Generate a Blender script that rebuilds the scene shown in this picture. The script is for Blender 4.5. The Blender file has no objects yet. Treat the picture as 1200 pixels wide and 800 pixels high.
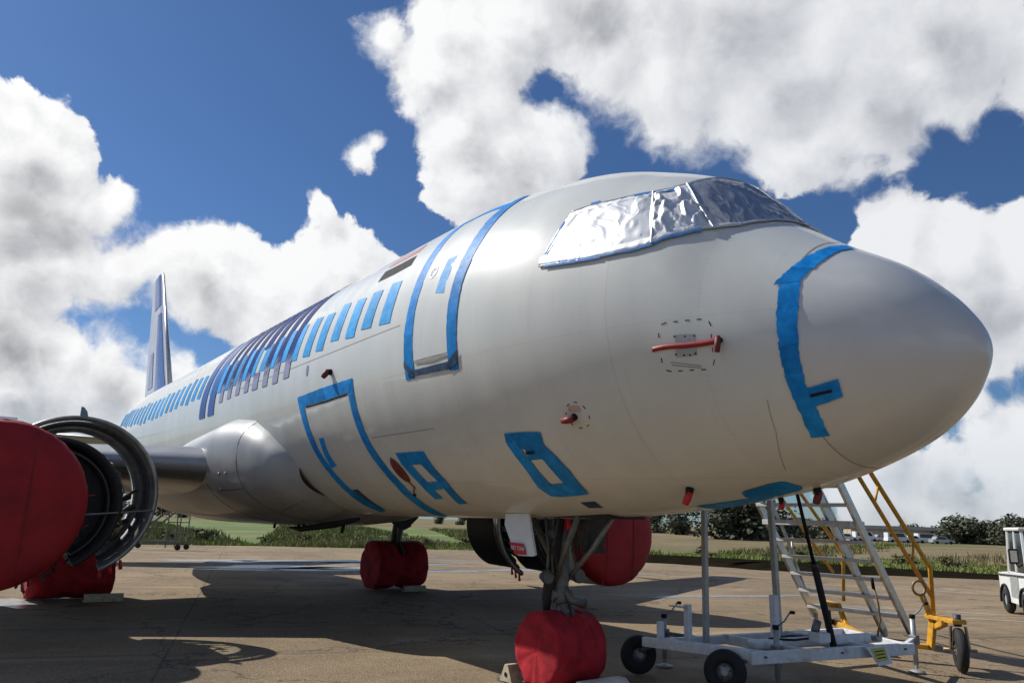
import bpy, bmesh, math, random
from math import radians as RAD, sin, cos, pi, sqrt
from mathutils import Vector, Matrix, noise as mnoise

random.seed(7)
SC = bpy.context.scene
COL = SC.collection

# ------------------------------------------------------------------ camera
cam_d = bpy.data.cameras.new("camera")
cam_d.sensor_width = 36.0
cam_d.lens = 880.7 / 1200.0 * 36.0
cam_d.clip_start = 0.05
cam_d.clip_end = 9000
cam = bpy.data.objects.new("camera", cam_d)
COL.objects.link(cam)
CAM = Vector((2.1914, -6.0017, 1.8397))
yaw, pitch, roll = 2.516666, 0.234504, 0.030926
f_ = Vector((cos(pitch) * cos(yaw), cos(pitch) * sin(yaw), sin(pitch)))
r_ = f_.cross(Vector((0, 0, 1))).normalized()
u_ = r_.cross(f_)
r2 = r_ * cos(roll) + u_ * sin(roll)
u2 = -r_ * sin(roll) + u_ * cos(roll)
mw = Matrix((r2, u2, -f_)).transposed().to_4x4()
mw.translation = CAM
cam.matrix_world = mw
SC.camera = cam

# ------------------------------------------------------------------ sun, sky, exposure
SUN = Vector((-0.95, -0.545, 1.0)).normalized()          # towards the sun
sun_d = bpy.data.lights.new("sun", 'SUN')
sun_d.energy = 4.0
sun_d.angle = RAD(0.53)
sun_d.color = (1.0, 0.96, 0.90)
sun = bpy.data.objects.new("sun", sun_d)
COL.objects.link(sun)
sun.rotation_euler = SUN.to_track_quat('Z', 'Y').to_euler()
sun.location = (0, 0, 60)
SC.view_settings.view_transform = 'Standard'
SC.view_settings.look = 'None'
SC.view_settings.exposure = 0.35
SC.view_settings.gamma = 1.0
SC.view_settings.use_curve_mapping = False
SC.cycles.max_bounces = 6
SC.cycles.diffuse_bounces = 3
SC.cycles.glossy_bounces = 3
SC.cycles.transmission_bounces = 2
SC.cycles.caustics_reflective = False
SC.cycles.caustics_refractive = False

CLOUDS = [(-0.697,0.411,0.588,0.06),(-0.706,0.392,0.59,0.04),(-0.655,0.457,0.602,0.06),(-0.627,0.488,0.607,0.045),(-0.584,0.532,0.613,0.069),(-0.587,0.563,0.582,0.055),(-0.551,0.585,0.595,0.098),(-0.549,0.641,0.536,0.091),(-0.483,0.658,0.578,0.114),(-0.48,0.715,0.509,0.088),(-0.405,0.74,0.537,0.11),(-0.334,0.787,0.519,0.095),(-0.302,0.811,0.501,0.05),(-0.465,0.756,0.46,0.059),(-0.398,0.79,0.465,0.065),(-0.382,0.738,0.557,0.107),(-0.494,0.746,0.446,0.04),(-0.738,0.408,0.537,0.054),(-0.725,0.458,0.514,0.058),(-0.753,0.459,0.472,0.059),(-0.767,0.477,0.43,0.055),(-0.724,0.513,0.461,0.065),(-0.687,0.553,0.471,0.049),(-0.724,0.542,0.428,0.06),(-0.69,0.451,0.566,0.051),(-0.733,0.385,0.561,0.03),(-0.749,0.34,0.568,0.028),(-0.753,0.367,0.546,0.025),(-0.411,0.851,0.326,0.045),(-0.361,0.88,0.309,0.054),(-0.303,0.905,0.299,0.053),(-0.34,0.904,0.258,0.07),(-0.314,0.919,0.236,0.068),(-0.391,0.872,0.294,0.046),(-0.358,0.911,0.204,0.035),(-0.912,-0.017,0.411,0.037),(-0.927,0.006,0.374,0.047),(-0.95,0.009,0.313,0.064),(-0.946,0.053,0.319,0.04),(-0.967,0.031,0.253,0.052),(-0.957,0.076,0.281,0.041),(-0.967,0.061,0.249,0.027),(-0.984,0.024,0.176,0.052),(-0.987,0.07,0.145,0.054),(-0.934,0.1,0.343,0.026),(-0.942,0.095,0.321,0.02),(-0.993,0.042,0.113,0.06),(-0.958,0.095,0.27,0.033),(-0.951,0.132,0.28,0.036),(-0.942,0.174,0.287,0.041),(-0.933,0.222,0.282,0.056),(-0.924,0.273,0.268,0.058),(-0.901,0.318,0.295,0.048),(-0.879,0.358,0.315,0.043),(-0.873,0.381,0.305,0.038),(-0.917,0.312,0.248,0.051),(-0.931,0.273,0.244,0.044),(-0.938,0.226,0.261,0.037),(-0.894,0.351,0.277,0.049),(-0.983,0.088,0.162,0.036),(-0.975,0.133,0.177,0.032),(-0.981,0.13,0.142,0.047),(-0.968,0.18,0.173,0.034),(-0.964,0.203,0.17,0.035),(-0.961,0.223,0.162,0.03),(-0.979,0.16,0.125,0.048),(-0.991,0.076,0.107,0.053),(-0.87,0.322,0.373,0.018),(-0.865,0.346,0.364,0.018),(-0.823,0.351,0.447,0.021),(-0.81,0.361,0.463,0.013),(-0.367,0.918,0.149,0.016),(-0.408,0.911,0.067,0.036),(-0.356,0.93,0.09,0.036),(-0.341,0.938,0.062,0.05),(-0.45,0.89,0.077,0.032),(-0.46,0.886,0.051,0.034),(-0.427,0.904,0.034,0.036),(-0.381,0.924,0.035,0.026),(-0.332,0.926,0.178,0.015),(-0.489,0.871,0.042,0.029),(-0.339,0.935,0.108,0.03),(-0.31,0.947,0.08,0.057),(-0.495,0.866,0.062,0.039),(-0.966,-0.043,0.255,0.089),(-0.99,-0.031,0.14,0.089),(-0.249,0.937,0.245,0.087),(-0.208,0.852,0.48,0.068),(-0.42,0.64,0.643,0.115),(-0.596,0.462,0.657,0.085)]
GREYS = [(-0.949,0.013,0.314,0.067),(-0.951,0.051,0.306,0.052),(-0.962,-0.0,0.274,0.055),(-0.978,0.022,0.209,0.062),(-0.981,0.055,0.186,0.04),(-0.984,0.016,0.175,0.055),(-0.957,0.139,0.253,0.05),(-0.982,0.131,0.137,0.043),(-0.274,0.81,0.518,0.074),(-0.472,0.66,0.584,0.098),(-0.386,0.803,0.454,0.072),(-0.456,0.745,0.486,0.063),(-0.737,0.524,0.427,0.064),(-0.749,0.477,0.459,0.042),(-0.344,0.908,0.24,0.069),(-0.378,0.888,0.264,0.047),(-0.446,0.892,0.072,0.048),(-0.402,0.914,0.048,0.046),(-0.946,0.204,0.253,0.039),(-0.993,0.06,0.105,0.046),(-0.596,0.544,0.591,0.065)]

W = bpy.data.worlds.new("World")
SC.world = W
W.use_nodes = True
wn, wl = W.node_tree.nodes, W.node_tree.links
wn.clear()

class NB:
    """small helper for chaining math nodes"""
    def __init__(s, tree): s.t = tree; s.n = tree.nodes; s.l = tree.links
    def put(s, sock, v):
        if isinstance(v, bpy.types.NodeSocket): s.l.new(v, sock)
        elif v is not None: sock.default_value = v
    def m(s, op, a, b=None, c=None, clamp=False):
        n = s.n.new('ShaderNodeMath'); n.operation = op; n.use_clamp = clamp
        for i, v in enumerate((a, b, c)): s.put(n.inputs[i], v)
        return n.outputs[0]
    def v(s, op, a, b=None, scale=None):
        n = s.n.new('ShaderNodeVectorMath'); n.operation = op
        s.put(n.inputs[0], a); s.put(n.inputs[1], b)
        if scale is not None: s.put(n.inputs['Scale'], scale)
        return n.outputs['Value'] if op in ('DISTANCE', 'DOT_PRODUCT', 'LENGTH') else n.outputs[0]
    def noise(s, vec, scale, detail=2, rough=.5, color=False, dist=0.0):
        n = s.n.new('ShaderNodeTexNoise'); s.put(n.inputs['Vector'], vec)
        n.inputs['Scale'].default_value = scale; n.inputs['Detail'].default_value = detail
        n.inputs['Roughness'].default_value = rough; n.inputs['Distortion'].default_value = dist
        return n.outputs['Color'] if color else n.outputs['Fac']
    def ss(s, x, a, b, c=0.0, d=1.0, smooth=True):
        n = s.n.new('ShaderNodeMapRange'); n.interpolation_type = 'SMOOTHSTEP' if smooth else 'LINEAR'
        s.put(n.inputs[0], x); n.inputs[1].default_value = a; n.inputs[2].default_value = b
        n.inputs[3].default_value = c; n.inputs[4].default_value = d
        return n.outputs[0]
    def mix(s, f, a, b):
        n = s.n.new('ShaderNodeMix'); n.data_type = 'RGBA'
        s.put(n.inputs['Factor'], f); s.put(n.inputs[6], a); s.put(n.inputs[7], b)
        return n.outputs[2]

# cloud density as a node group of direction
g = bpy.data.node_groups.new("cloud_density", 'ShaderNodeTree')
g.interface.new_socket("Vector", in_out='INPUT', socket_type='NodeSocketVector')
g.interface.new_socket("Density", in_out='OUTPUT', socket_type='NodeSocketFloat')
gi = g.nodes.new('NodeGroupInput'); go = g.nodes.new('NodeGroupOutput')
g.interface.new_socket("Smooth", in_out='OUTPUT', socket_type='NodeSocketFloat')
b = NB(g)
vec = gi.outputs[0]
warp = b.v('SUBTRACT', b.noise(vec, 6, 4, .55, color=True), (.5, .5, .5))
wv = b.v('ADD', vec, b.v('SCALE', warp, scale=.085))
acc = None
for (x, y, z, r) in CLOUDS:
    k = max(.42, min(1.0, r / .058))      # small puffs stay thin and torn
    e = b.m('MULTIPLY_ADD', b.v('DISTANCE', wv, (x, y, z)), -k / (r * (1.12 if k == 1 else 1.3)), k)
    acc = e if acc is None else b.m('SMOOTH_MAX', acc, e, .22)
inframe = b.m('MAXIMUM', acc, -1.0)
# outside the frame: sparser broken cumulus from noise alone, cut back to lower ambient light
fdot = b.v('DOT_PRODUCT', vec, tuple(f_))
outm = b.ss(fdot, .74, .60)
gen = b.m('MULTIPLY_ADD', b.noise(vec, 2.6, 3, .5), 5.0, -2.95)
base = b.m('ADD', b.m('MULTIPLY', inframe, b.m('SUBTRACT', 1.0, outm)), b.m('MULTIPLY', gen, outm))
n1 = b.m('SUBTRACT', b.noise(wv, 11, 14, .60), .5)
bil = b.m('SUBTRACT', .32, b.m('ABSOLUTE', b.m('SUBTRACT', b.noise(wv, 17, 8, .55), .5)))
n0 = b.m('SUBTRACT', b.noise(wv, 7, 5, .5), .5)
dens = b.m('ADD', b.m('MULTIPLY', b.m('MINIMUM', base, .75), 1.6), b.m('ADD', b.m('MULTIPLY', n1, 2.1), b.m('MULTIPLY', bil, .9)))
dens = b.m('SUBTRACT', dens, .16)
g.links.new(dens, go.inputs[0])
g.links.new(b.m('ADD', base, b.m('MULTIPLY', n0, 1.5)), go.inputs[1])

wb = NB(W.node_tree)
tc = wn.new('ShaderNodeTexCoord')
vec = wb.v('NORMALIZE', tc.outputs['Generated'])
sky = wn.new('ShaderNodeTexSky')
sky.sky_type = 'NISHITA'
sky.sun_disc = False
sky.sun_elevation = math.asin(SUN.z)
sky.sun_rotation = math.atan2(SUN.x, SUN.y)
sky.air_density = 1.0
sky.dust_density = 0.3
sky.ozone_density = 3.0
def dens_at(v):
    n = wn.new('ShaderNodeGroup'); n.node_tree = g
    wl.new(v, n.inputs[0]); return n.outputs
d0 = dens_at(vec)
d1 = dens_at(wb.v('NORMALIZE', wb.v('ADD', vec, tuple(SUN * .034 + Vector((0, 0, .012))))))
soft = wb.ss(wb.noise(vec, 5, 3, .5), .40, .68, .13, .70)
alpha = wb.ss(wb.m('DIVIDE', d0[0], soft), -.05, 1.0)
sun_near = wb.ss(wb.v('DOT_PRODUCT', vec, tuple(SUN)), .35, .85)
# relief: a cloud face is bright where it thins out towards the sun, grey where more cloud stands in the way
relief = wb.m('MULTIPLY_ADD', wb.m('SUBTRACT', d0[0], d1[0]), .66, .72, clamp=True)
thick = wb.ss(d0[1], .10, 1.0)
wvv = wb.v('ADD', vec, wb.v('SCALE', wb.v('SUBTRACT', wb.noise(vec, 8, 5, .6, color=True), (.5, .5, .5)), scale=.10))
core = None
for (x, y, z, r) in GREYS:
    e = wb.ss(wb.m('MULTIPLY', wb.v('DISTANCE', wvv, (x, y, z)), 1.0 / r), 0.0, 1.15, 1.0, 0.0)
    core = e if core is None else wb.m('MAXIMUM', core, e)
core = wb.m('MULTIPLY', core, wb.m('MULTIPLY', thick, wb.m('MULTIPLY_ADD', relief, -.6, 1.35)), clamp=True)
lit = wb.mix(sun_near, (8.3, 8.45, 8.7, 1), (9.8, 9.8, 9.8, 1))
mid = wb.mix(sun_near, (5.4, 5.6, 6.1, 1), (4.6, 4.8, 5.2, 1))
ccol = wb.mix(relief, mid, lit)
ccol = wb.mix(core, ccol, wb.mix(sun_near, (3.3, 3.5, 4.0, 1), (1.75, 1.85, 2.1, 1)))
sep = wn.new('ShaderNodeSeparateXYZ'); wl.new(vec, sep.inputs[0])
low = wb.ss(sep.outputs[2], 0.0, .16)
alpha2 = wb.m('MULTIPLY', alpha, wb.m('MULTIPLY_ADD', low, .25, .75))
skycol = wb.v('MULTIPLY', sky.outputs[0], (.44, .60, .80))
fin = wb.mix(alpha2, skycol, ccol)
bg = wn.new('ShaderNodeBackground')
bg.inputs['Strength'].default_value = 0.08
wl.new(fin, bg.inputs['Color'])
wo = wn.new('ShaderNodeOutputWorld'); wl.new(bg.outputs[0], wo.inputs[0])
W.cycles.sampling_method = 'MANUAL'
W.cycles.sample_map_resolution = 512

# ------------------------------------------------------------------ materials
def mat(name, col, rough=.5, metal=0.0, var=.08, vscale=6, bump=0.0, bscale=40, coat=0.0, coat_r=.05, spec=.5, col2=None, detail=6, grime=0.0):
    m = bpy.data.materials.new(name); m.use_nodes = True
    nt = m.node_tree; p = nt.nodes['Principled BSDF']; q = NB(nt)
    t = nt.nodes.new('ShaderNodeTexCoord').outputs['Object']
    n = q.noise(t, vscale, detail, .6)
    a = tuple(max(0, c * (1 - var)) for c in col) + (1,)
    c2 = (tuple(col2) + (1,)) if col2 else tuple(min(1, c * (1 + var)) for c in col) + (1,)
    c = q.mix(q.ss(n, .3, .7), a, c2)
    if grime:
        gn = q.noise(t, vscale * .37, 8, .7)
        c = q.mix(q.m('MULTIPLY', q.ss(gn, .52, .75), grime), c, (col[0] * .35, col[1] * .32, col[2] * .28, 1))
    nt.links.new(c, p.inputs['Base Color'])
    rr = q.m('MULTIPLY_ADD', q.noise(t, vscale * 2.3, 4, .6), .25 * rough, rough * .87)
    nt.links.new(rr, p.inputs['Roughness'])
    p.inputs['Metallic'].default_value = metal
    p.inputs['Coat Weight'].default_value = coat
    p.inputs['Coat Roughness'].default_value = coat_r
    p.inputs['Specular IOR Level'].default_value = spec
    if bump:
        bn = nt.nodes.new('ShaderNodeBump'); bn.inputs['Strength'].default_value = bump
        bn.inputs['Distance'].default_value = .02
        nt.links.new(q.noise(t, bscale, 6, .6), bn.inputs['Height'])
        nt.links.new(bn.outputs[0], p.inputs['Normal'])
    return m

M = {}
# aircraft skin: slightly wavy glossy paint with frame and stringer lines pressed into it
def skin_mat():
    m = bpy.data.materials.new("aircraft_paint"); m.use_nodes = True
    nt = m.node_tree; p = nt.nodes['Principled BSDF']; q = NB(nt)
    t = nt.nodes.new('ShaderNodeTexCoord').outputs['Object']
    sx = nt.nodes.new('ShaderNodeSeparateXYZ'); nt.links.new(t, sx.inputs[0])
    st = q.v('MULTIPLY', t, (1.0, 1.0, .25))
    n = q.noise(st, 1.3, 8, .65)
    c = q.mix(q.ss(n, .35, .7), (.57, .59, .565, 1), (.63, .645, .62, 1))
    streak = q.noise(q.v('MULTIPLY', t, (6.0, .6, .35)), 2.0, 6, .6)
    c = q.mix(q.m('MULTIPLY', q.ss(streak, .56, .8), .18), c, (.33, .32, .28, 1))
    # lap joints and rivet rows, barely visible through the paint
    jx = q.ss(q.m('PINGPONG', q.m('ADD', sx.outputs[0], .35), 1.066), 0.0, .010, 1.0, 0.0)
    rv = q.ss(q.m('PINGPONG', sx.outputs[2], .02), .012, .018)
    rvx = q.ss(q.m('PINGPONG', q.m('ADD', sx.outputs[0], .62), .533), .0, .016, 1.0, 0.0)
    lap = q.ss(q.m('PINGPONG', q.m('ADD', sx.outputs[2], .22), .62), 0.0, .006, 1.0, 0.0)
    ln = q.m('MAXIMUM', q.m('MULTIPLY', jx, .20), q.m('MAXIMUM', q.m('MULTIPLY', q.m('MULTIPLY', rv, rvx), .20), q.m('MULTIPLY', lap, .16)))
    c = q.mix(ln, c, (.20, .195, .18, 1))
    # dirt spots
    sp = q.noise(t, 38, 3, .6)
    c = q.mix(q.m('MULTIPLY', q.ss(sp, .70, .76), .35), c, (.25, .24, .21, 1))
    nt.links.new(c, p.inputs['Base Color'])
    nt.links.new(q.m('MULTIPLY_ADD', q.noise(t, 2.2, 5, .6), .14, .34), p.inputs['Roughness'])
    p.inputs['Coat Weight'].default_value = .40; p.inputs['Specular IOR Level'].default_value = .14
    nt.links.new(q.m('MULTIPLY_ADD', q.noise(t, 5, 4, .6), .05, .03), p.inputs['Coat Roughness'])
    # oil-canning of the skin between frames
    px = q.m('PINGPONG', sx.outputs[0], .2665)
    wav = q.m('MULTIPLY', q.ss(px, 0.0, .2665), .5)
    fr = q.ss(q.m('PINGPONG', q.m('ADD', sx.outputs[0], .9), 1.066), 0.0, .006)
    b1 = nt.nodes.new('ShaderNodeBump'); b1.inputs['Strength'].default_value = .16; b1.inputs['Distance'].default_value = .02
    nt.links.new(q.m('ADD', q.m('ADD', wav, q.noise(t, 1.4, 2, .5)), q.m('MULTIPLY', fr, .12)), b1.inputs['Height'])
    nt.links.new(b1.outputs[0], p.inputs['Normal'])
    nt.links.new(b1.outputs[0], p.inputs['Coat Normal'])
    return m
M['skin'] = skin_mat()
M['radome'] = mat('radome_paint', (.57, .58, .57), .30, var=.03, vscale=2, coat=.35, coat_r=.08, bump=.02, bscale=3)
M['fairing'] = mat('fairing_paint', (.31, .32, .325), .48, var=.10, vscale=1.2, coat=.18, coat_r=.05, bump=.05, bscale=2.5, grime=.35)
M['wingp'] = mat('wing_paint', (.20, .205, .20), .38, var=.12, vscale=1.5, coat=.3, coat_r=.12, grime=.35)
M['slat'] = mat('bare_slat_metal', (.36, .365, .37), .42, metal=.35, var=.1, vscale=2)
M['seam'] = mat('skin_seam', (.30, .29, .27), .6, var=.1)
M['seam2'] = mat('fairing_seam', (.06, .06, .06), .7, var=.1, spec=.1)
M['white'] = mat('white_panel', (.70, .71, .69), .4, var=.05, grime=.2)
M['whitep'] = mat('white_trolley_paint', (.70, .72, .73), .5, var=.10, vscale=14, grime=.8, bump=.1)
M['redc'] = mat('red_canvas', (.36, .015, .024), .8, var=.28, vscale=4, bump=.6, bscale=7, grime=.5, spec=.3)
M['redc2'] = mat('red_vinyl', (.28, .010, .016), .65, var=.2, vscale=2.5, bump=.4, bscale=4, grime=.4, spec=.35)
M['redp'] = mat('red_plastic', (.48, .015, .02), .45, var=.1)
M['darkred'] = mat('dark_red_tag', (.13, .02, .02), .6, var=.2)
M['black'] = mat('black_engine', (.008, .008, .009), .6, var=.4, vscale=12, bump=.4, bscale=30)
M['rubber'] = mat('rubber', (.018, .018, .018), .8, var=.25, vscale=14, bump=.2, bscale=60)
M['dkgrey'] = mat('dark_grey_metal', (.055, .055, .058), .5, metal=.3, var=.3, vscale=14, bump=.2)
M['grey'] = mat('grey_metal', (.24, .24, .24), .45, metal=.4, var=.18, vscale=10, grime=.4)
M['ring'] = mat('cowl_ring_grey', (.20, .20, .185), .42, metal=.5, var=.25, vscale=5, grime=.5)
M['hoop'] = mat('hoop_metal', (.30, .30, .28), .36, metal=.6, var=.25, vscale=6, grime=.5)
M['lug'] = mat('lug_blue_grey', (.17, .21, .26), .4, var=.1)
M['alu'] = mat('aluminium', (.52, .53, .53), .38, metal=.85, var=.12, vscale=12, grime=.25)
M['alud'] = mat('aluminium_dull', (.40, .41, .40), .5, metal=.4, var=.12, vscale=10, grime=.3)
M['gearp'] = mat('gear_grey_paint', (.12, .122, .112), .5, metal=.1, var=.2, vscale=12, grime=.5)
M['chrome'] = mat('chrome', (.75, .75, .75), .18, metal=1.0, var=.05)
M['yellow'] = mat('yellow_paint', (.60, .31, .025), .55, var=.18, vscale=12, grime=.75)
M['ylabel'] = mat('yellow_label', (.55, .48, .05), .5, var=.1)
M['wood'] = mat('chock_timber', (.46, .40, .27), .8, var=.25, vscale=14, grime=.3)
M['navy'] = mat('fin_navy', (.05, .10, .30), .4, var=.15, vscale=3, coat=.3)
M['glass'] = mat('dark_glass', (.02, .025, .03), .06, var=.1, spec=.8)
M['lens'] = mat('lamp_glass', (.10, .10, .09), .12, var=.3, vscale=60, spec=.6, bump=.5, bscale=80)
M['mark'] = mat('black_marking', (.02, .02, .024), .7, var=.1, spec=.08)
M['markred'] = mat('red_marking', (.30, .05, .05), .5, var=.1)
M['plate'] = mat('plate_grey', (.34, .36, .38), .35, metal=.5, var=.08)
M['brass'] = mat('bronze_metal', (.30, .20, .10), .5, metal=.5, var=.2)

def tape_mat(name, c1, c2, rough=.5, bump=.16):
    m = mat(name, c1, rough, var=.1, vscale=9, col2=c2, bump=bump, bscale=16, spec=.12)
    nt = m.node_tree; p = nt.nodes['Principled BSDF']; q = NB(nt)
    src = p.inputs['Base Color'].links[0].from_socket
    oi = nt.nodes.new('ShaderNodeObjectInfo')
    hv = nt.nodes.new('ShaderNodeHueSaturation'); nt.links.new(src, hv.inputs['Color'])
    nt.links.new(q.m('MULTIPLY_ADD', oi.outputs['Random'], .34, .83), hv.inputs['Value'])
    nt.links.new(hv.outputs[0], p.inputs['Base Color'])
    return m
M['tape'] = tape_mat('blue_masking_tape', (.006, .19, .56), (.014, .27, .70))
M['wtape'] = tape_mat('window_tape', (.026, .28, .66), (.055, .38, .76), .5, .12)
M['dtape'] = tape_mat('grey_blue_tape', (.03, .05, .10), (.06, .10, .18), .4)
M['foiltape'] = tape_mat('foil_edge_blue', (.02, .16, .48), (.05, .24, .60))

def foil_mat(name, col, rough, bump=.5):
    m = bpy.data.materials.new(name); m.use_nodes = True
    nt = m.node_tree; p = nt.nodes['Principled BSDF']; q = NB(nt)
    t = nt.nodes.new('ShaderNodeTexCoord').outputs['Object']
    p.inputs['Base Color'].default_value = col
    p.inputs['Metallic'].default_value = .8
    nt.links.new(q.m('MULTIPLY_ADD', q.noise(t, 8, 4, .6), .2, rough), p.inputs['Roughness'])
    w1 = q.noise(q.v('MULTIPLY', t, (1.0, 1.6, .7)), 2.4, 2, .5, dist=1.2)
    cre = q.m('POWER', q.m('SUBTRACT', 1.0, q.m('ABSOLUTE', q.m('MULTIPLY', q.m('SUBTRACT', w1, .5), 3.0)), clamp=True), 6.0)
    b1 = nt.nodes.new('ShaderNodeBump'); b1.inputs['Strength'].default_value = bump; b1.inputs['Distance'].default_value = .03
    nt.links.new(q.m('ADD', q.m('MULTIPLY', cre, .8), q.m('MULTIPLY', q.noise(t, 20, 3, .5), .10)), b1.inputs['Height'])
    nt.links.new(b1.outputs[0], p.inputs['Normal'])
    return m
M['foil2'] = foil_mat('taut_silver_foil', (.50, .51, .53, 1), .24, .18)
M['foil'] = foil_mat('silver_foil', (.76, .77, .78, 1), .46, .16)

# livery stripes: old blue lettering showing through sanded paint (worn lower ends)
def livery_mat():
    m = bpy.data.materials.new("faded_livery_paint"); m.use_nodes = True
    nt = m.node_tree; p = nt.nodes['Principled BSDF']; q = NB(nt)
    t = nt.nodes.new('ShaderNodeTexCoord').outputs['Object']
    sx = nt.nodes.new('ShaderNodeSeparateXYZ'); nt.links.new(t, sx.inputs[0])
    n = q.noise(q.v('MULTIPLY', t, (1.2, 1, 2.6)), 3.2, 8, .65)
    a = q.ss(q.m('ADD', sx.outputs[2], q.m('MULTIPLY', n, .7)), 4.45, 4.80)
    c = q.mix(a, (.30, .32, .45, 1), (.012, .036, .17, 1))
    w = q.noise(q.v('MULTIPLY', t, (3, 1, 1.2)), 4, 9, .7)
    c = q.mix(q.m('MULTIPLY', q.ss(w, .5, .72), .35), c, (.08, .11, .26, 1))
    nt.links.new(c, p.inputs['Base Color']); p.inputs['Roughness'].default_value = .6
    p.inputs['Specular IOR Level'].default_value = .04
    return m
M['livery'] = livery_mat()
M['liveryblue'] = mat('livery_blue', (.025, .15, .46), .45, var=.2, vscale=2.5, col2=(.05, .08, .26), spec=.2)

def asphalt_mat():
    m = bpy.data.materials.new("apron_asphalt"); m.use_nodes = True
    nt = m.node_tree; p = nt.nodes['Principled BSDF']; q = NB(nt)
    t = nt.nodes.new('ShaderNodeTexCoord').outputs['Object']
    big = q.noise(t, .16, 10, .68)
    mid = q.noise(t, .9, 8, .65)
    fine = q.noise(t, 55, 4, .7)
    c = q.mix(q.ss(big, .32, .68), (.170, .120, .066, 1), (.325, .235, .135, 1))
    c = q.mix(q.m('MULTIPLY', q.ss(mid, .5, .75), .5), c, (.42, .315, .19, 1))
    c = q.mix(q.m('MULTIPLY', q.ss(q.noise(t, .45, 6, .7), .55, .72), .55), c, (.090, .066, .042, 1))
    # aggregate
    vo = nt.nodes.new('ShaderNodeTexVoronoi'); vo.inputs['Scale'].default_value = 60; nt.links.new(t, vo.inputs['Vector'])
    gr = nt.nodes.new('ShaderNodeSeparateColor'); nt.links.new(vo.outputs['Color'], gr.inputs[0])
    c = q.mix(q.m('MULTIPLY', q.ss(gr.outputs[0], .72, .95), .5), c, (.40, .33, .23, 1))
    c = q.mix(q.m('MULTIPLY', q.ss(gr.outputs[1], .75, .95), .5), c, (.05, .045, .04, 1))
    c = q.mix(q.m('MULTIPLY', q.ss(fine, .52, .75), .25), c, (.06, .052, .042, 1))
    # light tyre-worn streaks running along the taxi direction
    rt = nt.nodes.new('ShaderNodeVectorRotate'); rt.inputs['Angle'].default_value = RAD(-72); nt.links.new(t, rt.inputs['Vector'])
    stv = q.v('MULTIPLY', rt.outputs[0], (.06, .9, 1))
    sk = q.noise(stv, 1.0, 6, .6)
    c = q.mix(q.m('MULTIPLY', q.ss(sk, .54, .72), .45), c, (.46, .355, .225, 1))
    # slab joints: long sealed seams, a little wavy
    rj = nt.nodes.new('ShaderNodeVectorRotate'); rj.inputs['Angle'].default_value = RAD(17); nt.links.new(q.v('ADD', t, q.v('SCALE', q.noise(t, .5, 3, .6, color=True), scale=.10)), rj.inputs['Vector'])
    sj = nt.nodes.new('ShaderNodeSeparateXYZ'); nt.links.new(rj.outputs[0], sj.inputs[0])
    jt = q.m('MAXIMUM', q.ss(q.m('PINGPONG', q.m('ADD', sj.outputs[0], 1.3), 3.2), 0, .035, 1, 0), q.ss(q.m('PINGPONG', q.m('ADD', sj.outputs[1], .6), 2.6), 0, .03, 1, 0))
    c = q.mix(q.m('MULTIPLY', q.m('MULTIPLY', jt, .65), q.ss(q.noise(t, .7, 5, .6), .38, .55)), c, (.045, .038, .030, 1))
    # oil stains and bleached patches
    c = q.mix(q.m('MULTIPLY', q.ss(q.noise(t, .75, 3, .5), .66, .74), .7), c, (.045, .037, .028, 1))
    c = q.mix(q.m('MULTIPLY', q.ss(q.noise(q.v('ADD', t, (31, 7, 0)), .32, 7, .68), .58, .72), .6), c, (.42, .36, .27, 1))
    # cracks
    v2 = nt.nodes.new('ShaderNodeTexVoronoi'); v2.feature = 'DISTANCE_TO_EDGE'; v2.inputs['Scale'].default_value = .22
    nt.links.new(q.v('ADD', t, q.v('SCALE', q.noise(t, .8, 5, .7, color=True), scale=1.6)), v2.inputs['Vector'])
    cr = q.ss(v2.outputs['Distance'], .0, .009, 1.0, 0.0)
    c = q.mix(q.m('MULTIPLY', cr, .75), c, (.04, .036, .03, 1))
    tm = q.noise(q.v('MULTIPLY', rt.outputs[0], (.035, 1.6, 1)), 1.3, 5, .6)
    c = q.mix(q.m('MULTIPLY', q.ss(tm, .58, .70), .5), c, (.07, .054, .036, 1))
    nt.links.new(c, p.inputs['Base Color'])
    wet = q.ss(q.noise(t, .33, 5, .6), .58, .68)
    nt.links.new(q.m('MULTIPLY_ADD', wet, -.25, .88), p.inputs['Roughness'])
    p.inputs['Specular IOR Level'].default_value = .35
    b1 = nt.nodes.new('ShaderNodeBump'); b1.inputs['Strength'].default_value = .7; b1.inputs['Distance'].default_value = .012
    nt.links.new(q.m('ADD', fine, q.m('MULTIPLY', vo.outputs['Distance'], 1.2)), b1.inputs['Height'])
    nt.links.new(b1.outputs[0], p.inputs['Normal'])
    return m
M['asphalt'] = asphalt_mat()

def field_mat():
    m = bpy.data.materials.new("dry_field"); m.use_nodes = True
    nt = m.node_tree; p = nt.nodes['Principled BSDF']; q = NB(nt)
    t = nt.nodes.new('ShaderNodeTexCoord').outputs['Object']
    a = q.noise(t, .05, 8, .65); bb = q.noise(t, .6, 8, .7)
    c = q.mix(q.ss(a, .38, .62), (.17, .135, .075, 1), (.235, .19, .11, 1))
    c = q.mix(q.m('MULTIPLY', q.ss(bb, .45, .7), .6), c, (.16, .14, .07, 1))
    c = q.mix(q.m('MULTIPLY', q.ss(q.noise(t, .018, 5, .6), .5, .62), .6), c, (.10, .12, .045, 1))
    nt.links.new(c, p.inputs['Base Color']); p.inputs['Roughness'].default_value = .95
    p.inputs['Specular IOR Level'].default_value = .1
    b1 = nt.nodes.new('ShaderNodeBump'); b1.inputs['Strength'].default_value = 1; b1.inputs['Distance'].default_value = .2
    nt.links.new(bb, b1.inputs['Height']); nt.links.new(b1.outputs[0], p.inputs['Normal'])
    return m
M['field'] = field_mat()

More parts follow.
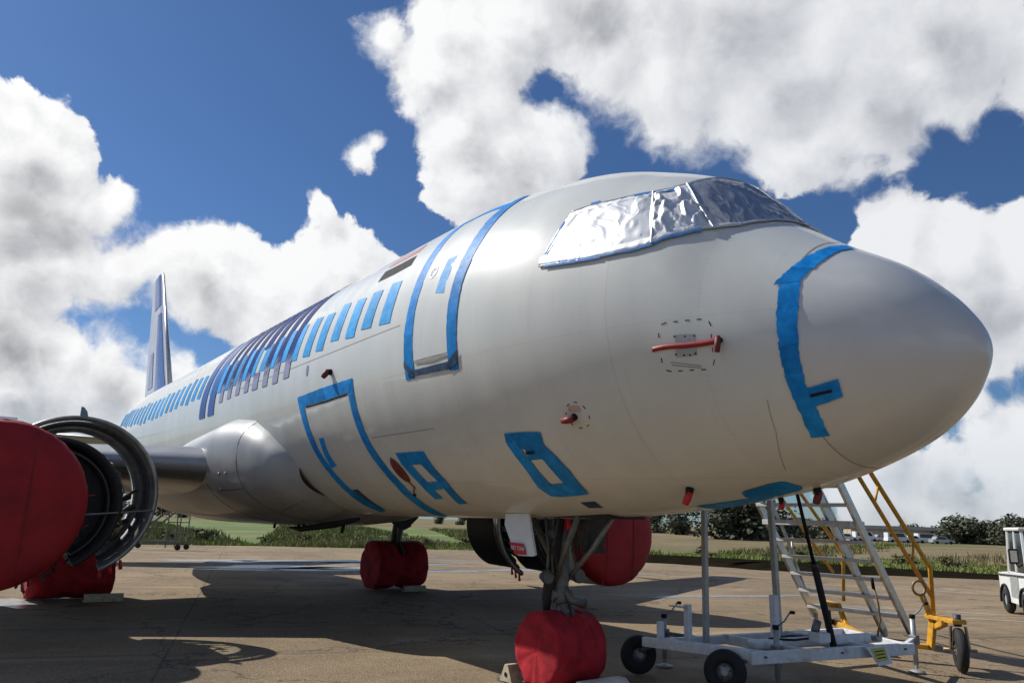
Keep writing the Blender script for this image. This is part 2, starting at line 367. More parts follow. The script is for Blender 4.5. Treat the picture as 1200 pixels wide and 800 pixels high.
def leaf_mat(name, c1, c2, scale=1.5):
    m = bpy.data.materials.new(name); m.use_nodes = True
    nt = m.node_tree; p = nt.nodes['Principled BSDF']; q = NB(nt)
    t = nt.nodes.new('ShaderNodeTexCoord').outputs['Object']
    oi = nt.nodes.new('ShaderNodeObjectInfo')
    n = q.noise(t, scale, 4, .6)
    c = q.mix(q.ss(q.m('ADD', n, q.m('MULTIPLY_ADD', oi.outputs['Random'], .24, -.12)), .32, .68), c1 + (1,), c2 + (1,))
    nt.links.new(c, p.inputs['Base Color']); p.inputs['Roughness'].default_value = .75
    p.inputs['Specular IOR Level'].default_value = .2
    p.inputs['Subsurface Weight'].default_value = 0
    return m
M['grass'] = leaf_mat('green_grass', (.10, .165, .026), (.25, .30, .075), .35)
M['drygrass'] = leaf_mat('dry_grass', (.16, .13, .06), (.27, .22, .125), .3)
M['leaf'] = leaf_mat('tree_leaves', (.055, .066, .040), (.115, .122, .074), .8)  # greyed and lightened: distance haze put into the leaf colour
M['leaf2'] = leaf_mat('shrub_leaves', (.055, .062, .026), (.14, .13, .06), 2)
M['bark'] = mat('bark', (.10, .075, .05), .9, var=.3, vscale=5, bump=.5)
M['water'] = mat('puddle_water', (.30, .29, .27), .34, var=.3, spec=.5, bump=.1, bscale=9)
M['track'] = mat('chalk_track', (.42, .36, .25), .95, var=.15, vscale=.6)
M['linepaint'] = mat('worn_line_paint', (.42, .42, .40), .7, var=.25, vscale=4, grime=.6)
M['shade'] = mat('painted_shadow', (.014, .012, .008), 1.0, spec=0.0, var=.4, vscale=1.5, bump=.6, bscale=6)  # near-black colour stands for a shadow lying before the verge

# ------------------------------------------------------------------ mesh helpers
class MB:
    def __init__(s): s.v = []; s.f = []; s.sm = []
    def add(s, vs, fs, smooth=False):
        o = len(s.v); s.v += [tuple(v) for v in vs]
        for f in fs: s.f.append(tuple(i + o for i in f)); s.sm.append(smooth)
        return s
    def box(s, c, sz, rot=None, bev=0.0):
        hx, hy, hz = sz[0] / 2, sz[1] / 2, sz[2] / 2
        if bev <= 0:
            vs = [Vector((x, y, z)) for x in (-hx, hx) for y in (-hy, hy) for z in (-hz, hz)]
            fs = [(0, 1, 3, 2), (4, 6, 7, 5), (0, 4, 5, 1), (2, 3, 7, 6), (0, 2, 6, 4), (1, 5, 7, 3)]
        else:
            bm = bmesh.new(); bmesh.ops.create_cube(bm, size=1)
            for v in bm.verts: v.co = Vector((v.co.x * sz[0], v.co.y * sz[1], v.co.z * sz[2]))
            bmesh.ops.bevel(bm, geom=bm.edges[:], offset=min(bev, min(sz) * .45), segments=2, affect='EDGES', profile=.5)
            bm.verts.index_update(); vs = [v.co.copy() for v in bm.verts]; fs = [[v.index for v in f.verts] for f in bm.faces]; bm.free()
        R = rot if rot is not None else Matrix.Identity(3)
        return s.add([R @ v + Vector(c) for v in vs], fs)
    def bar(s, a, b_, w, h, bev=0.0, up=Vector((0, 0, 1))):
        a, b_ = Vector(a), Vector(b_); d = b_ - a; L = d.length; d.normalize()
        if abs(d.dot(up)) > .98: up = Vector((1, 0, 0))
        y = up.cross(d).normalized(); z = d.cross(y)
        return s.box((a + b_) / 2, (L, w, h), Matrix((d, y, z)).transposed(), bev)
    def tube(s, pts, r, n=10, caps=True, smooth=True):
        pts = [Vector(p) for p in pts]; k = len(pts)
        rs = r if isinstance(r, (list, tuple)) else [r] * k
        vs = []; fs = []
        up = Vector((0, 0, 1)) if abs((pts[1] - pts[0]).normalized().z) < .9 else Vector((1, 0, 0))
        for i, p in enumerate(pts):
            d = ((pts[min(i + 1, k - 1)] - pts[max(i - 1, 0)])).normalized()
            x = up.cross(d).normalized(); y = d.cross(x); up = y if False else up
            for j in range(n):
                a = 2 * pi * j / n
                vs.append(p + (x * cos(a) + y * sin(a)) * rs[i])
        for i in range(k - 1):
            for j in range(n):
                fs.append((i * n + j, i * n + (j + 1) % n, (i + 1) * n + (j + 1) % n, (i + 1) * n + j))
        s.add(vs, fs, smooth)
        if caps:
            s.f.append(tuple(len(s.v) - k * n + j for j in reversed(range(n)))); s.sm.append(False)
            s.f.append(tuple(len(s.v) - n + j for j in range(n))); s.sm.append(False)
        return s
    def lathe(s, prof, o, axis, n=32, a0=0, a1=2 * pi, ref=None, smooth=True):
        """prof: list of (t along axis, radius)"""
        axis = Vector(axis).normalized(); o = Vector(o)
        ref = Vector(ref) if ref is not None else (Vector((0, 0, 1)) if abs(axis.z) < .9 else Vector((1, 0, 0)))
        y = axis.cross(ref).normalized(); x = y.cross(axis)
        full = abs(a1 - a0 - 2 * pi) < 1e-6
        m = n if full else n + 1
        vs = []; fs = []
        for t, r in prof:
            for j in range(m):
                a = a0 + (a1 - a0) * j / n
                vs.append(o + axis * t + (x * cos(a) + y * sin(a)) * r)
        for i in range(len(prof) - 1):
            for j in range(n):
                j2 = (j + 1) % m
                fs.append((i * m + j, (i + 1) * m + j, (i + 1) * m + j2, i * m + j2))
        return s.add(vs, fs, smooth)
    def grid(s, rows, smooth=True, closed=False, flip=False):
        n = len(rows[0]); vs = [p for r in rows for p in r]; fs = []
        for i in range(len(rows) - 1):
            for j in range(n if closed else n - 1):
                f = (i * n + j, i * n + (j + 1) % n, (i + 1) * n + (j + 1) % n, (i + 1) * n + j)
                fs.append(tuple(reversed(f)) if flip else f)
        return s.add(vs, fs, smooth)
    def prism(s, poly, n, depth):
        """poly: planar 3d points, extruded by n*depth"""
        n = Vector(n) * depth; k = len(poly); P = [Vector(p) for p in poly]
        vs = P + [p + n for p in P]
        fs = [tuple(reversed(range(k))), tuple(range(k, 2 * k))] + [(i, (i + 1) % k, k + (i + 1) % k, k + i) for i in range(k)]
        return s.add(vs, fs)
    def mesh(s, name, m):
        me = bpy.data.meshes.new(name)
        me.from_pydata([tuple(v) for v in s.v], [], s.f)
        me.polygons.foreach_set('use_smooth', s.sm)
        mm = m if isinstance(m, (list, tuple)) else [m]
        for q in mm: me.materials.append(q)
        me.update(); return me
    def obj(s, name, m, parent=None, loc=None):
        o = bpy.data.objects.new(name, s.mesh(name, m)); COL.objects.link(o)
        if parent is not None: o.parent = parent; o.matrix_parent_inverse = Matrix.Translation(-parent_loc(parent))
        return o

def parent_loc(p):
    v = Vector(p.location)
    while p.parent is not None:
        if p.matrix_parent_inverse == Matrix.Identity(4): v += Vector(p.parent.location)
        else: v += Vector(p.matrix_parent_inverse.translation) + Vector(p.parent.location) * 0 + parent_loc(p.parent)
        return v
    return v

def link_mesh(name, me, parent=None):
    o = bpy.data.objects.new(name, me); COL.objects.link(o)
    if parent is not None: o.parent = parent; o.matrix_parent_inverse = Matrix.Translation(-parent_loc(parent))
    return o

def tag(o, label, cat, group=None, kind=None):
    o['label'] = label; o['category'] = cat
    if group: o['group'] = group
    if kind: o['kind'] = kind
    return o

def thing(name, label, cat, loc=(0, 0, 0), group=None):
    o = bpy.data.objects.new(name, None); o.location = loc; o.empty_display_size = .2
    COL.objects.link(o)
    return tag(o, label, cat, group)

def struct(name, mb, m):
    o = mb.obj(name, m); o['kind'] = 'structure'; return o

# ------------------------------------------------------------------ ground
gb = MB()
N = 40
ext = 5000
gb.add([(-ext, -ext, -.03), (ext, -ext, -.03), (ext, ext, -.03), (-ext, ext, -.03)], [(0, 1, 2, 3)])
struct('ground', gb, M['field'])
EDGE = [(-60, -160), (-52, -60), (-46, -10), (-43.3, 9), (-38.5, 22), (-33, 32.5), (-26, 35), (-15.5, 36.2), (5, 38.5), (60, 45), (160, 60)]
ap = [(x, y, -.012) for x, y in EDGE] + [(160, -160, -.012)]
struct('apron', MB().add(ap, [tuple(reversed(range(len(ap))))]), M['asphalt'])

def edge_pt(t):
    """point and outward normal on the apron's far edge, t = metres along from the 3rd vertex"""
    i = 1
    P = [Vector((x, y, 0)) for x, y in EDGE]
    while i < len(P) - 2 and t > (P[i + 1] - P[i]).length:
        t -= (P[i + 1] - P[i]).length; i += 1
    d = (P[i + 1] - P[i]).normalized()
    return P[i] + d * t, Vector((-d.y, d.x, 0))

# painted lines and puddles on the apron
def sheet(name, polys, m, z):
    mb = MB()
    for poly in polys: mb.add([(x, y, z) for x, y in poly], [tuple(range(len(poly)))])
    return struct(name, mb, m)
def rag_strip(a, b_, w, n=14, j=.25):
    a, b_ = Vector(a), Vector(b_); d = (b_ - a).normalized(); nn = Vector((-d.y, d.x))
    L = [a.lerp(b_, i / n) + nn * w * (.5 + j * random.uniform(-1, 1)) for i in range(n + 1)]
    R = [a.lerp(b_, i / n) - nn * w * (.5 + j * random.uniform(-1, 1)) for i in range(n + 1)]
    return [tuple(p) for p in L] + [tuple(p) for p in reversed(R)]
def blob(cx, cy, rx, ry, rot, n=40):
    out = []; c, s_ = cos(rot), sin(rot); ph = random.uniform(0, 9)
    for i in range(n):
        a = 2 * pi * i / n
        k = .72 + .5 * mnoise.noise(Vector((cos(a) * 1.6 + ph, sin(a) * 1.6, ph)))  + .12 * mnoise.noise(Vector((cos(a) * 6 + ph, sin(a) * 6, ph)))
        x, y = rx * k * cos(a), ry * k * sin(a)
        out.append((cx + x * c - y * s_, cy + x * s_ + y * c))
    return out

# ------------------------------------------------------------------ fuselage surface
ZC = 3.9396
OFF = -0.1075
S_ = [0, .1, .25, .5, 1, 1.5, 2, 2.65, 3.3, 4, 5, 6.5, 21, 23, 25, 27.5, 30, 32.3, 33.7]
T_ = [-.729, -.452, -.252, -.005, .331, .719, 1.25, 1.571, 1.80, 1.928, 2.041, 2.07, 2.07, 2.07, 2.06, 2.02, 1.90, 1.66, 1.36]
B_ = [-.729, -.986, -1.166, -1.369, -1.592, -1.743, -1.832, -1.923, -1.988, -2.024, -2.06, -2.07, -2.07, -1.93, -1.60, -1.0, -.32, .36, .80]
H_ = [0, .26, .498, .738, 1.067, 1.32, 1.512, 1.706, 1.84, 1.922, 1.97, 1.975, 1.975, 1.96, 1.87, 1.60, 1.17, .68, .28]
U_ = [sqrt(s) for s in S_]
def _tang(y):
    x = U_; n = len(x); h = [x[i + 1] - x[i] for i in range(n - 1)]; d = [(y[i + 1] - y[i]) / h[i] for i in range(n - 1)]
    m = [0.0] * n
    for k in range(1, n - 1):
        if d[k - 1] * d[k] > 0:
            w1 = 2 * h[k] + h[k - 1]; w2 = h[k] + 2 * h[k - 1]; m[k] = (w1 + w2) / (w1 / d[k - 1] + w2 / d[k])
    m[0] = d[0]; m[-1] = d[-1]
    return m
_TT, _TB, _TH = _tang(T_), _tang(B_), _tang(H_)
def _ev(y, m, u):
    i = 0
    while i < len(U_) - 2 and u > U_[i + 1]: i += 1
    h = U_[i + 1] - U_[i]; t = min(1, max(0, (u - U_[i]) / h))
    return (2*t**3-3*t**2+1)*y[i]+(t**3-2*t**2+t)*h*m[i]+(-2*t**3+3*t**2)*y[i+1]+(t**3-t**2)*h*m[i+1]
def surf0(s, ph):
    u = sqrt(max(0, s)); t, bo, h = _ev(T_, _TT, u), _ev(B_, _TB, u), _ev(H_, _TH, u)
    a = RAD(ph)
    return Vector((OFF - s, -h * cos(a), ZC + (t + bo) / 2 + (t - bo) / 2 * sin(a)))
def surf(s, ph, off=0.0):
    p = surf0(s, ph)
    if off:
        ds = surf0(s + .01, ph) - surf0(max(0, s - .01), ph); dp = surf0(s, ph + .5) - surf0(s, ph - .5)
        n = dp.cross(ds).normalized()
        c = Vector((p.x, 0, ZC - (0.5 if s < 1 else 0)))
        if n.dot(p - c) < 0: n = -n
        p = p + n * off
    return p

plane = thing('airliner', 'large pale grey jet airliner with blue masking tape over its windows and doors', 'aircraft', (-16.1, 0, 0))
SEG = 128
def loft(stations, seg=SEG):
    return [[surf0(s, 360 * j / seg) for j in range(seg)] for s in stations]
st_r = [(.985 * (i / 26.0) ** 2) for i in range(1, 27)]
mb = MB(); mb.grid(loft(st_r), closed=True, flip=True)
tip = len(mb.v); mb.v.append(tuple(surf0(0, 0)))
for j in range(SEG): mb.f.append((tip, j, (j + 1) % SEG)); mb.sm.append(True)
mb.obj('radome', M['radome'], plane)
st_f = [.985 + .06 * i for i in range(92)] + [6.6 + .3 * i for i in range(49)] + [21.3 + .25 * i for i in range(50)]
mb = MB(); mb.grid(loft(st_f), closed=True, flip=True)
mb.f.append(tuple(len(mb.v) - SEG + j for j in range(SEG))); mb.sm.append(False)
mb.obj('fuselage', M['skin'], plane)

def resample(L, n):
    L = [Vector((a, b_)) for a, b_ in L]
    d = [0]
    for i in range(1, len(L)): d.append(d[-1] + Vector(((L[i].x - L[i-1].x), (L[i].y - L[i-1].y) * .034)).length)
    out = []
    for k in range(n):
        t = d[-1] * k / (n - 1); i = 0
        while i < len(L) - 2 and t > d[i + 1]: i += 1
        w = (t - d[i]) / max(1e-9, d[i + 1] - d[i]); out.append(L[i].lerp(L[i + 1], min(1, w)))
    return out
def strip_rows(A, B, n, m, off, jit=0.0, wr=0.0):
    a, c = resample(A, n), resample(B, n); rows = []
    for i in range(n):
        r = []
        for j in range(m):
            q = a[i].lerp(c[i], j / (m - 1))
            e = (1 if j in (0, m - 1) or i in (0, n - 1) else 0)
            q = q + Vector((random.uniform(-1, 1) * jit * e, random.uniform(-1, 1) * jit * 20 * e))
            o = off + (abs(mnoise.noise(Vector((q.x * 7, q.y * .25, 3.1)))) * wr if not e else 0)
            r.append(surf(q.x, q.y, o))
        rows.append(r)
    return rows
OFFK = [0]
def patch(name, A, B, m, off=None, n=None, mm=3, jit=.003, wr=.003, parent=None, label=None):
    OFFK[0] += 1
    if off is None: off = .005 + .0011 * (OFFK[0] % 9)
    Lt = sum(Vector((A[i+1][0]-A[i][0], (A[i+1][1]-A[i][1]) * .034)).length for i in range(len(A)-1))
    if name == 'masking_tape' and Lt > .85:
        k = int(Lt / .62) + 1; RA, RB = resample(A, k * 8 + 1), resample(B, k * 8 + 1); o = None
        for q in range(k):
            i0, i1 = max(0, q * 8 - (1 if q else 0)), (q + 1) * 8
            d = random.uniform(-.006, .006)
            pa = [(v.x + d * (1 - j / 4), v.y) for j, v in enumerate(RA[i0:i1 + 1])]; pb = [(v.x + d * (1 - j / 4), v.y) for j, v in enumerate(RB[i0:i1 + 1])]
            o = patch('masking_tape', pa, pb, m, off=.005 + .0016 * (q % 2) + .0005 * (OFFK[0] % 4), n=12, mm=mm, jit=jit * 1.6, wr=wr * 1.2)
        return o
    L = sum(Vector((A[i+1][0]-A[i][0], (A[i+1][1]-A[i][1]) * .034)).length for i in range(len(A)-1))
    n = n or max(3, int(L / .07) + 2)
    b_ = MB(); b_.grid(strip_rows(A, B, n, mm, off, jit, wr))
    o = b_.obj(name, m, parent or plane)
    if label: o['label'] = label
    return o

DEC = {
'door_sill': [[[5.387,-12.07],[4.975,-12.31],[4.481,-12.15]],[[5.405,-14.03],[4.996,-14.44],[4.501,-14.45]]],
'sill_cornerL': [[[5.469,-8.71],[5.266,-12.19]],[[5.464,-10.85],[5.277,-14.49]]],
'sill_cornerR': [[[4.541,-12.42],[4.333,-9.04]],[[4.557,-14.75],[4.362,-13.25]]],
'door_kick': [[[5.216,-9.39],[4.873,-9.78],[4.555,-9.36]],[[5.217,-10.55],[4.855,-11.14],[4.552,-10.48]]],
'door_window': [[[4.838,24.09],[4.646,24.29]],[[4.858,11.34],[4.669,10.48]]],
'black_mark': [[[6.94,37.54],[6.444,36.53],[6.073,36.85]],[[6.852,30.94],[6.309,30.2],[5.954,31.28]]],
'cargo_left': [[[8.905,-9.74],[8.853,-17.02],[8.83,-25.6],[8.797,-35.37],[8.758,-44.79],[8.753,-54.98],[8.797,-65.52],[8.801,-73.96],[8.813,-77.4]],[[8.649,-14.04],[8.658,-17.54],[8.639,-24.79],[8.593,-34.38],[8.537,-43.55],[8.504,-53.32],[8.467,-62.63],[8.473,-70.67],[8.444,-73.76]]],
'cargo_top': [[[8.905,-9.74],[7.902,-8.98],[6.914,-8.74]],[[8.695,-14.14],[7.846,-14.14],[7.031,-13.5]]],
'cargo_gap': [[[8.609,-14.39],[7.849,-14.35],[7.106,-13.88]],[[8.618,-15.06],[7.857,-14.99],[7.114,-14.49]]],
'cargo_tabA': [[[8.431,-28.55],[8.5,-35.2],[8.538,-42.51]],[[8.253,-28.56],[8.319,-34.86],[8.3,-41.82]]],
'cargo_tabB': [[[8.483,-55.55],[8.601,-64.77],[8.7,-73.15]],[[8.274,-55.32],[8.307,-63.14],[8.389,-72.3]]],
'frm2_top': [[[6.35,-38.95],[5.993,-39.14],[5.648,-39.46]],[[6.367,-44.31],[5.987,-44.51],[5.654,-44.8]]],
'frm2_left': [[[6.36,-44.32],[6.31,-52.04],[6.375,-63.02]],[[6.124,-44.42],[6.095,-51.98],[6.165,-62.71]]],
'frm2_right': [[[5.885,-44.55],[5.815,-53.31],[5.979,-66.73]],[[5.66,-44.79],[5.63,-52.81],[5.778,-66.59]]],
'frm2_bar': [[[6.199,-53.19],[5.649,-52.51]],[[6.216,-57.62],[5.661,-56.03]]],
'midf_top': [[[3.968,-36.7],[3.691,-36.8],[3.444,-37.41]],[[4.01,-40.39],[3.791,-42.89],[3.518,-43.55]]],
'midf_left': [[[4.009,-39.01],[3.997,-46.12],[3.994,-50.58],[4.054,-57.72]],[[3.861,-39.22],[3.831,-47.37],[3.833,-51.89],[3.843,-58.0]]],
'midf_right': [[[3.661,-42.41],[3.634,-47.15],[3.625,-52.39],[3.634,-57.96]],[[3.499,-41.48],[3.434,-45.79],[3.405,-52.02],[3.468,-63.53]]],
'midf_bot': [[[4.067,-57.69],[3.785,-57.7],[3.534,-57.68]],[[4.032,-63.59],[3.843,-64.47],[3.476,-63.77]]],
'midf_tab': [[[3.8,-42.87],[3.607,-43.09]],[[3.835,-46.93],[3.626,-46.83]]],
'midf_mark': [[[3.805,-43.42],[3.68,-43.56]],[[3.801,-44.49],[3.691,-44.34]]],
'small_dark': [[[3.761,-68.99],[3.548,-69.02]],[[3.782,-73.44],[3.589,-73.95]]],
'radome_vert': [[[1.049,23.3],[1.04,11.11],[1.038,-1.1],[1.034,-12.7],[1.034,-25.88],[1.034,-38.54],[1.057,-51.57]],[[0.924,27.67],[0.908,12.47],[0.909,-0.58],[0.915,-12.89],[0.925,-26.75],[0.918,-38.56],[0.936,-53.32]]],
'radome_tab': [[[0.918,-26.5],[0.82,-25.23],[0.722,-23.82]],[[0.94,-36.11],[0.835,-34.94],[0.733,-33.48]]],
'radome_tabmark': [[[0.918,-29.4],[0.785,-28.54]],[[0.921,-30.84],[0.788,-30.06]]],
'belly1a': [[[1.971,-75.86],[1.79,-74.3],[1.635,-72.96]],[[2.017,-79.82],[1.989,-88.12],[1.884,-88.95]]],
'belly1b': [[[1.639,-73.24],[1.53,-73.67],[1.501,-82.71]],[[1.89,-88.43],[1.761,-88.62],[1.563,-86.81]]],
'radome_seam': [[[0.963,-53.26],[0.955,-63.53],[0.94,-77.41]],[[0.954,-53.04],[0.946,-63.31],[0.93,-77.17]]],
'skin_seam': [[[1.206,-29.98],[1.257,-44.84],[1.42,-66.4]],[[1.201,-30.01],[1.252,-44.91],[1.415,-66.53]]],
'skin_seam2': [[[6.764,-31.72],[5.892,-31.82],[5.167,-31.84]],[[6.774,-32.03],[5.901,-32.12],[5.175,-32.12]]],
'plate': [[[1.769,-7.62],[1.604,-5.12]],[[1.785,-15.3],[1.618,-12.92]]],
'redbar': [[[1.976,-13.52],[1.702,-9.78],[1.411,-4.98]],[[1.982,-14.63],[1.707,-11.23],[1.413,-6.41]]],
'dash0': [[[1.876,-5.57],[1.831,-4.3]],[[1.879,-5.27],[1.834,-3.99]]],
'dash1': [[[1.776,-3.4],[1.738,-2.79]],[[1.776,-3.02],[1.738,-2.4]]],
'dash2': [[[1.682,-1.6],[1.644,-0.89]],[[1.682,-1.2],[1.644,-0.49]]],
'dash3': [[[1.59,0.23],[1.554,0.85]],[[1.591,0.65],[1.554,1.27]]],
'dash4': [[[1.505,0.8],[1.488,-0.95]],[[1.497,1.07],[1.481,-0.69]]],
'dash5': [[[1.49,-3.89],[1.492,-5.49]],[[1.482,-3.81],[1.484,-5.41]]],
'dash6': [[[1.494,-8.93],[1.495,-10.74]],[[1.485,-8.83],[1.487,-10.64]]],
'dash7': [[[1.493,-13.51],[1.512,-15.77]],[[1.485,-13.57],[1.504,-15.83]]],
'dash8': [[[1.609,-18.29],[1.572,-17.9]],[[1.607,-17.87],[1.57,-17.48]]],
'dash9': [[[1.704,-19.25],[1.667,-18.86]],[[1.702,-18.85],[1.666,-18.45]]],
'dash10': [[[1.802,-20.27],[1.764,-19.93]],[[1.8,-19.87],[1.762,-19.53]]],
'dash11': [[[1.903,-20.57],[1.862,-20.85]],[[1.898,-20.2],[1.857,-20.47]]],
'dash12': [[[1.925,-16.57],[1.926,-18.13]],[[1.915,-16.45],[1.916,-18.01]]],
'dash13': [[[1.911,-8.45],[1.914,-9.97]],[[1.902,-8.36],[1.904,-9.88]]],
'dash14': [[[1.919,-12.68],[1.918,-12.93]],[[1.909,-12.52],[1.908,-12.77]]],
'edash0': [[[2.983,-30.31],[2.949,-29.71]],[[2.987,-30.08],[2.954,-29.49]]],
'edash1': [[[2.893,-29.24],[2.859,-29.54]],[[2.887,-28.96],[2.853,-29.25]]],
'edash2': [[[2.815,-30.62],[2.796,-31.61]],[[2.804,-30.42],[2.786,-31.41]]],
'edash3': [[[2.793,-33.73],[2.798,-34.87]],[[2.782,-33.66],[2.787,-34.79]]],
'edash4': [[[2.86,-37.29],[2.829,-36.73]],[[2.863,-37.04],[2.833,-36.49]]],
'edash5': [[[2.963,-37.41],[2.929,-37.78]],[[2.955,-37.11],[2.921,-37.48]]],
'edash6': [[[3.031,-35.57],[3.016,-36.33]],[[3.02,-35.36],[3.004,-36.12]]],
'edash7': [[[3.031,-32.06],[3.039,-32.73]],[[3.019,-32.06],[3.027,-32.73]]],
'edisc_pink': [[[2.964,-30.07],[2.846,-30.35]],[[2.992,-31.88],[2.861,-32.2]]],
'foil_tapeA': [[[3.089,12.87],[2.765,14.16],[2.47,15.89]],[[3.081,11.83],[2.756,12.84],[2.462,14.61]]],
'foil_tapeB': [[[2.459,15.71],[2.177,18.7],[2.021,21.9],[1.814,30.6],[1.712,37.05]],[[2.454,14.98],[2.17,17.65],[2.013,20.72],[1.804,29.38],[1.694,35.84]]],
'foil_tapeC': [[[3.109,15.82],[3.052,21.8],[3.019,28.73]],[[3.079,16.12],[3.023,22.05],[2.993,28.93]]],
'foil_tapeD': [[[2.435,43.06],[2.268,46.45],[2.085,50.1]],[[2.415,41.82],[2.247,45.13],[2.065,48.75]]],
'foil_tapeE': [[[2.831,37.54],[2.74,38.9]],[[2.804,36.33],[2.718,37.93]]],
}


# masking tape round the service door
T = M['tape']
door = patch('service_door', [(5.27, -9.3), (5.27, 10), (5.27, 30), (5.30, 49)], [(4.51, -9.3), (4.51, 10), (4.48, 30), (4.45, 49)], M['skin'], off=.003, mm=9, jit=0, wr=0)
patch('masking_tape', [(5.474, -14.8), (5.47, -5), (5.45, 8), (5.46, 25), (5.47, 40), (5.46, 52)], [(5.27, -14.8), (5.255, -5), (5.265, 8), (5.25, 25), (5.28, 40), (5.28, 50)], T, mm=4, wr=.006)
patch('masking_tape', [(5.45, 52), (4.9, 52.5), (4.3, 52)], [(5.42, 47.5), (4.9, 48.2), (4.3, 48)], T)
patch('masking_tape', [(4.525, -14.8), (4.53, -2), (4.525, 12), (4.48, 28), (4.48, 42), (4.46, 58)], [(4.355, -15.2), (4.345, -2), (4.335, 12), (4.27, 28), (4.265, 42), (4.25, 57)], T, mm=4, wr=.006)
patch('door_sill', *DEC['door_sill'], M['dtape'], off=.012)
for k in ('sill_cornerL', 'sill_cornerR'): patch('dark_tape', *DEC[k], M['dtape'], off=.016)
patch('kick_strip', *DEC['door_kick'], M['seam'], off=.008)
patch('window_tape', *DEC['door_window'], M['wtape'], parent=plane)
# emergency handle ring on the door
ring = MB(); rows = []
for rr in (.062, .085):
    rows.append([surf(5.07 + rr * cos(a), 20.5 + rr * 28 * sin(a), .008) for a in [2 * pi * i / 24 for i in range(25)]])
ring.grid(rows); ring.obj('handle_ring', M['white'], plane)
mk = MB()
for i in range(7):
    a0 = 2 * pi * i / 7
    mk.grid([[surf(5.07 + rr * cos(a0 + t), 20.5 + rr * 28 * sin(a0 + t), .0095) for t in (0, .25, .5)] for rr in (.04, .056)])
mk.obj('ring_marking', M['seam'], plane)
# crown patches
patch('red_marking', [(7.0, 44.5), (6.6, 45), (6.1, 46)], [(7.0, 40.5), (6.5, 39.8), (6.1, 40.5)], M['markred'], off=.004, jit=0, wr=0)
patch('black_marking', [(6.94, 37.5), (6.44, 37.0), (6.02, 37.2)], [(6.90, 31.0), (6.4, 30.6), (5.95, 31.2)], M['mark'], off=.004, jit=0, wr=0)

# cabin windows: pane, frame edge and the tape over each
n_win = 39
for i in range(n_win):
    s0 = 6.04 + .5285 * i
    if i in (17, 18): pass
    jx = random.uniform(-.022, .022)
    hi = 25.5 + random.uniform(-1.3, 1.2); lo = 8.6 + random.uniform(-1.6, 1.2)
    w = .15
    patch('window_tape', [(s0 + w + jx + .03, hi), (s0 + w + jx, (hi + lo) / 2), (s0 + w + jx + .01 + random.uniform(-.02, .02), lo)], [(s0 - w + jx + .03 + random.uniform(-.02, .02), hi - .8), (s0 - w + jx, (hi + lo) / 2), (s0 - w + jx + .01, lo - .7)], M['wtape'], off=.006 + .0006 * (i % 3), n=8, mm=5, wr=.005)
# livery bars between the windows
bars = [(9.44, .5, 78, .13), (9.96, 0, 78, .13), (10.48, .3, 70, .13), (11.02, .6, 9.2, .15), (10.98, 22, 72, .16), (11.52, .9, 66, .125), (12.05, 1.2, 70, .12), (12.58, 1, 74, .12), (13.12, .6, 62, .12)]
for s0, lo, hi, w in bars:
    top = [(s0 + w, lo), (s0 + w, 26), (s0 + w + .055, 40), (s0 + w + .06, hi)]; bot = [(s0 - w, lo), (s0 - w, 26), (s0 - w - .055, 40), (s0 - w - .06, hi + 3)]
    if hi < 12: top, bot = [(s0 + w, lo), (s0 + w, hi)], [(s0 - w, lo), (s0 - w, hi)]
    patch('livery_stripe', top, bot, M['livery'], off=.0095, n=30, jit=.001, wr=0, mm=3)
for s0, lo, hi in ((13.78, -5, 58), (14.45, -5, 50)):
    patch('livery_stripe', [(s0 + .22, lo), (s0 + .22, hi)], [(s0 - .22, lo), (s0 - .22, hi)], M['liveryblue'], off=.011, n=26, jit=.002, wr=0, label='wide bright blue livery stripe reaching below the window row')

# forward cargo door and its tape
patch('cargo_door', [(8.64, -14.2), (8.60, -35), (8.5, -55), (8.47, -72)], [(7.09, -14.2), (7.06, -35), (7.02, -55), (7.2, -72)], M['skin'], off=.003, mm=12, jit=0, wr=0)
patch('masking_tape', *[[(a, c) for a, c in L] for L in ([(6.897, -8.8), (6.91, -20), (6.86, -33.3), (6.80, -43), (6.775, -52.3), (6.82, -64), (6.94, -75.7), (7.15, -84)], [(7.07, -12.5), (7.08, -20), (7.05, -33.5), (7.0, -43.5), (7.0, -53.7), (7.1, -66), (7.3, -79), (7.4, -84)])], T, mm=4, wr=.006)
patch('masking_tape', *DEC['cargo_left'], T, mm=4, wr=.006)
patch('masking_tape', *DEC['cargo_top'], T, mm=4, wr=.008)
patch('door_gap', *DEC['cargo_gap'], M['mark'], off=.007)
for k in ('cargo_tabA', 'frm2_top', 'frm2_left', 'frm2_right', 'frm2_bar', 'midf_top', 'midf_left', 'midf_right', 'midf_bot', 'midf_tab', 'radome_vert', 'radome_tab', 'belly1a', 'belly1b'):
    patch('masking_tape', *DEC[k], T, mm=4, wr=.005)
for k in ('cargo_tabB', 'small_dark'): patch('dark_tape', *DEC[k], M['dtape'])
for k in ('midf_mark', 'radome_tabmark'): patch('tape_tear', *DEC[k], M['mark'], off=.019)
patch('masking_tape', [(1.09, 22.5), (1.03, 33.6), (.965, 47), (.93, 61.6), (.91, 78)], [(.93, 27.6), (.90, 37), (.86, 47.8), (.845, 58.6), (.83, 76)], T, mm=4)
patch('masking_tape', [(2.61, -82.2), (2.42, -82.8), (2.2, -83.6), (1.95, -84)], [(2.62, -92), (2.42, -94), (2.2, -93), (1.97, -91)], T)
for k in ('skin_seam', 'skin_seam2'): patch('skin_seam', *DEC[k], M['seam'], off=.0014, jit=0, wr=0)
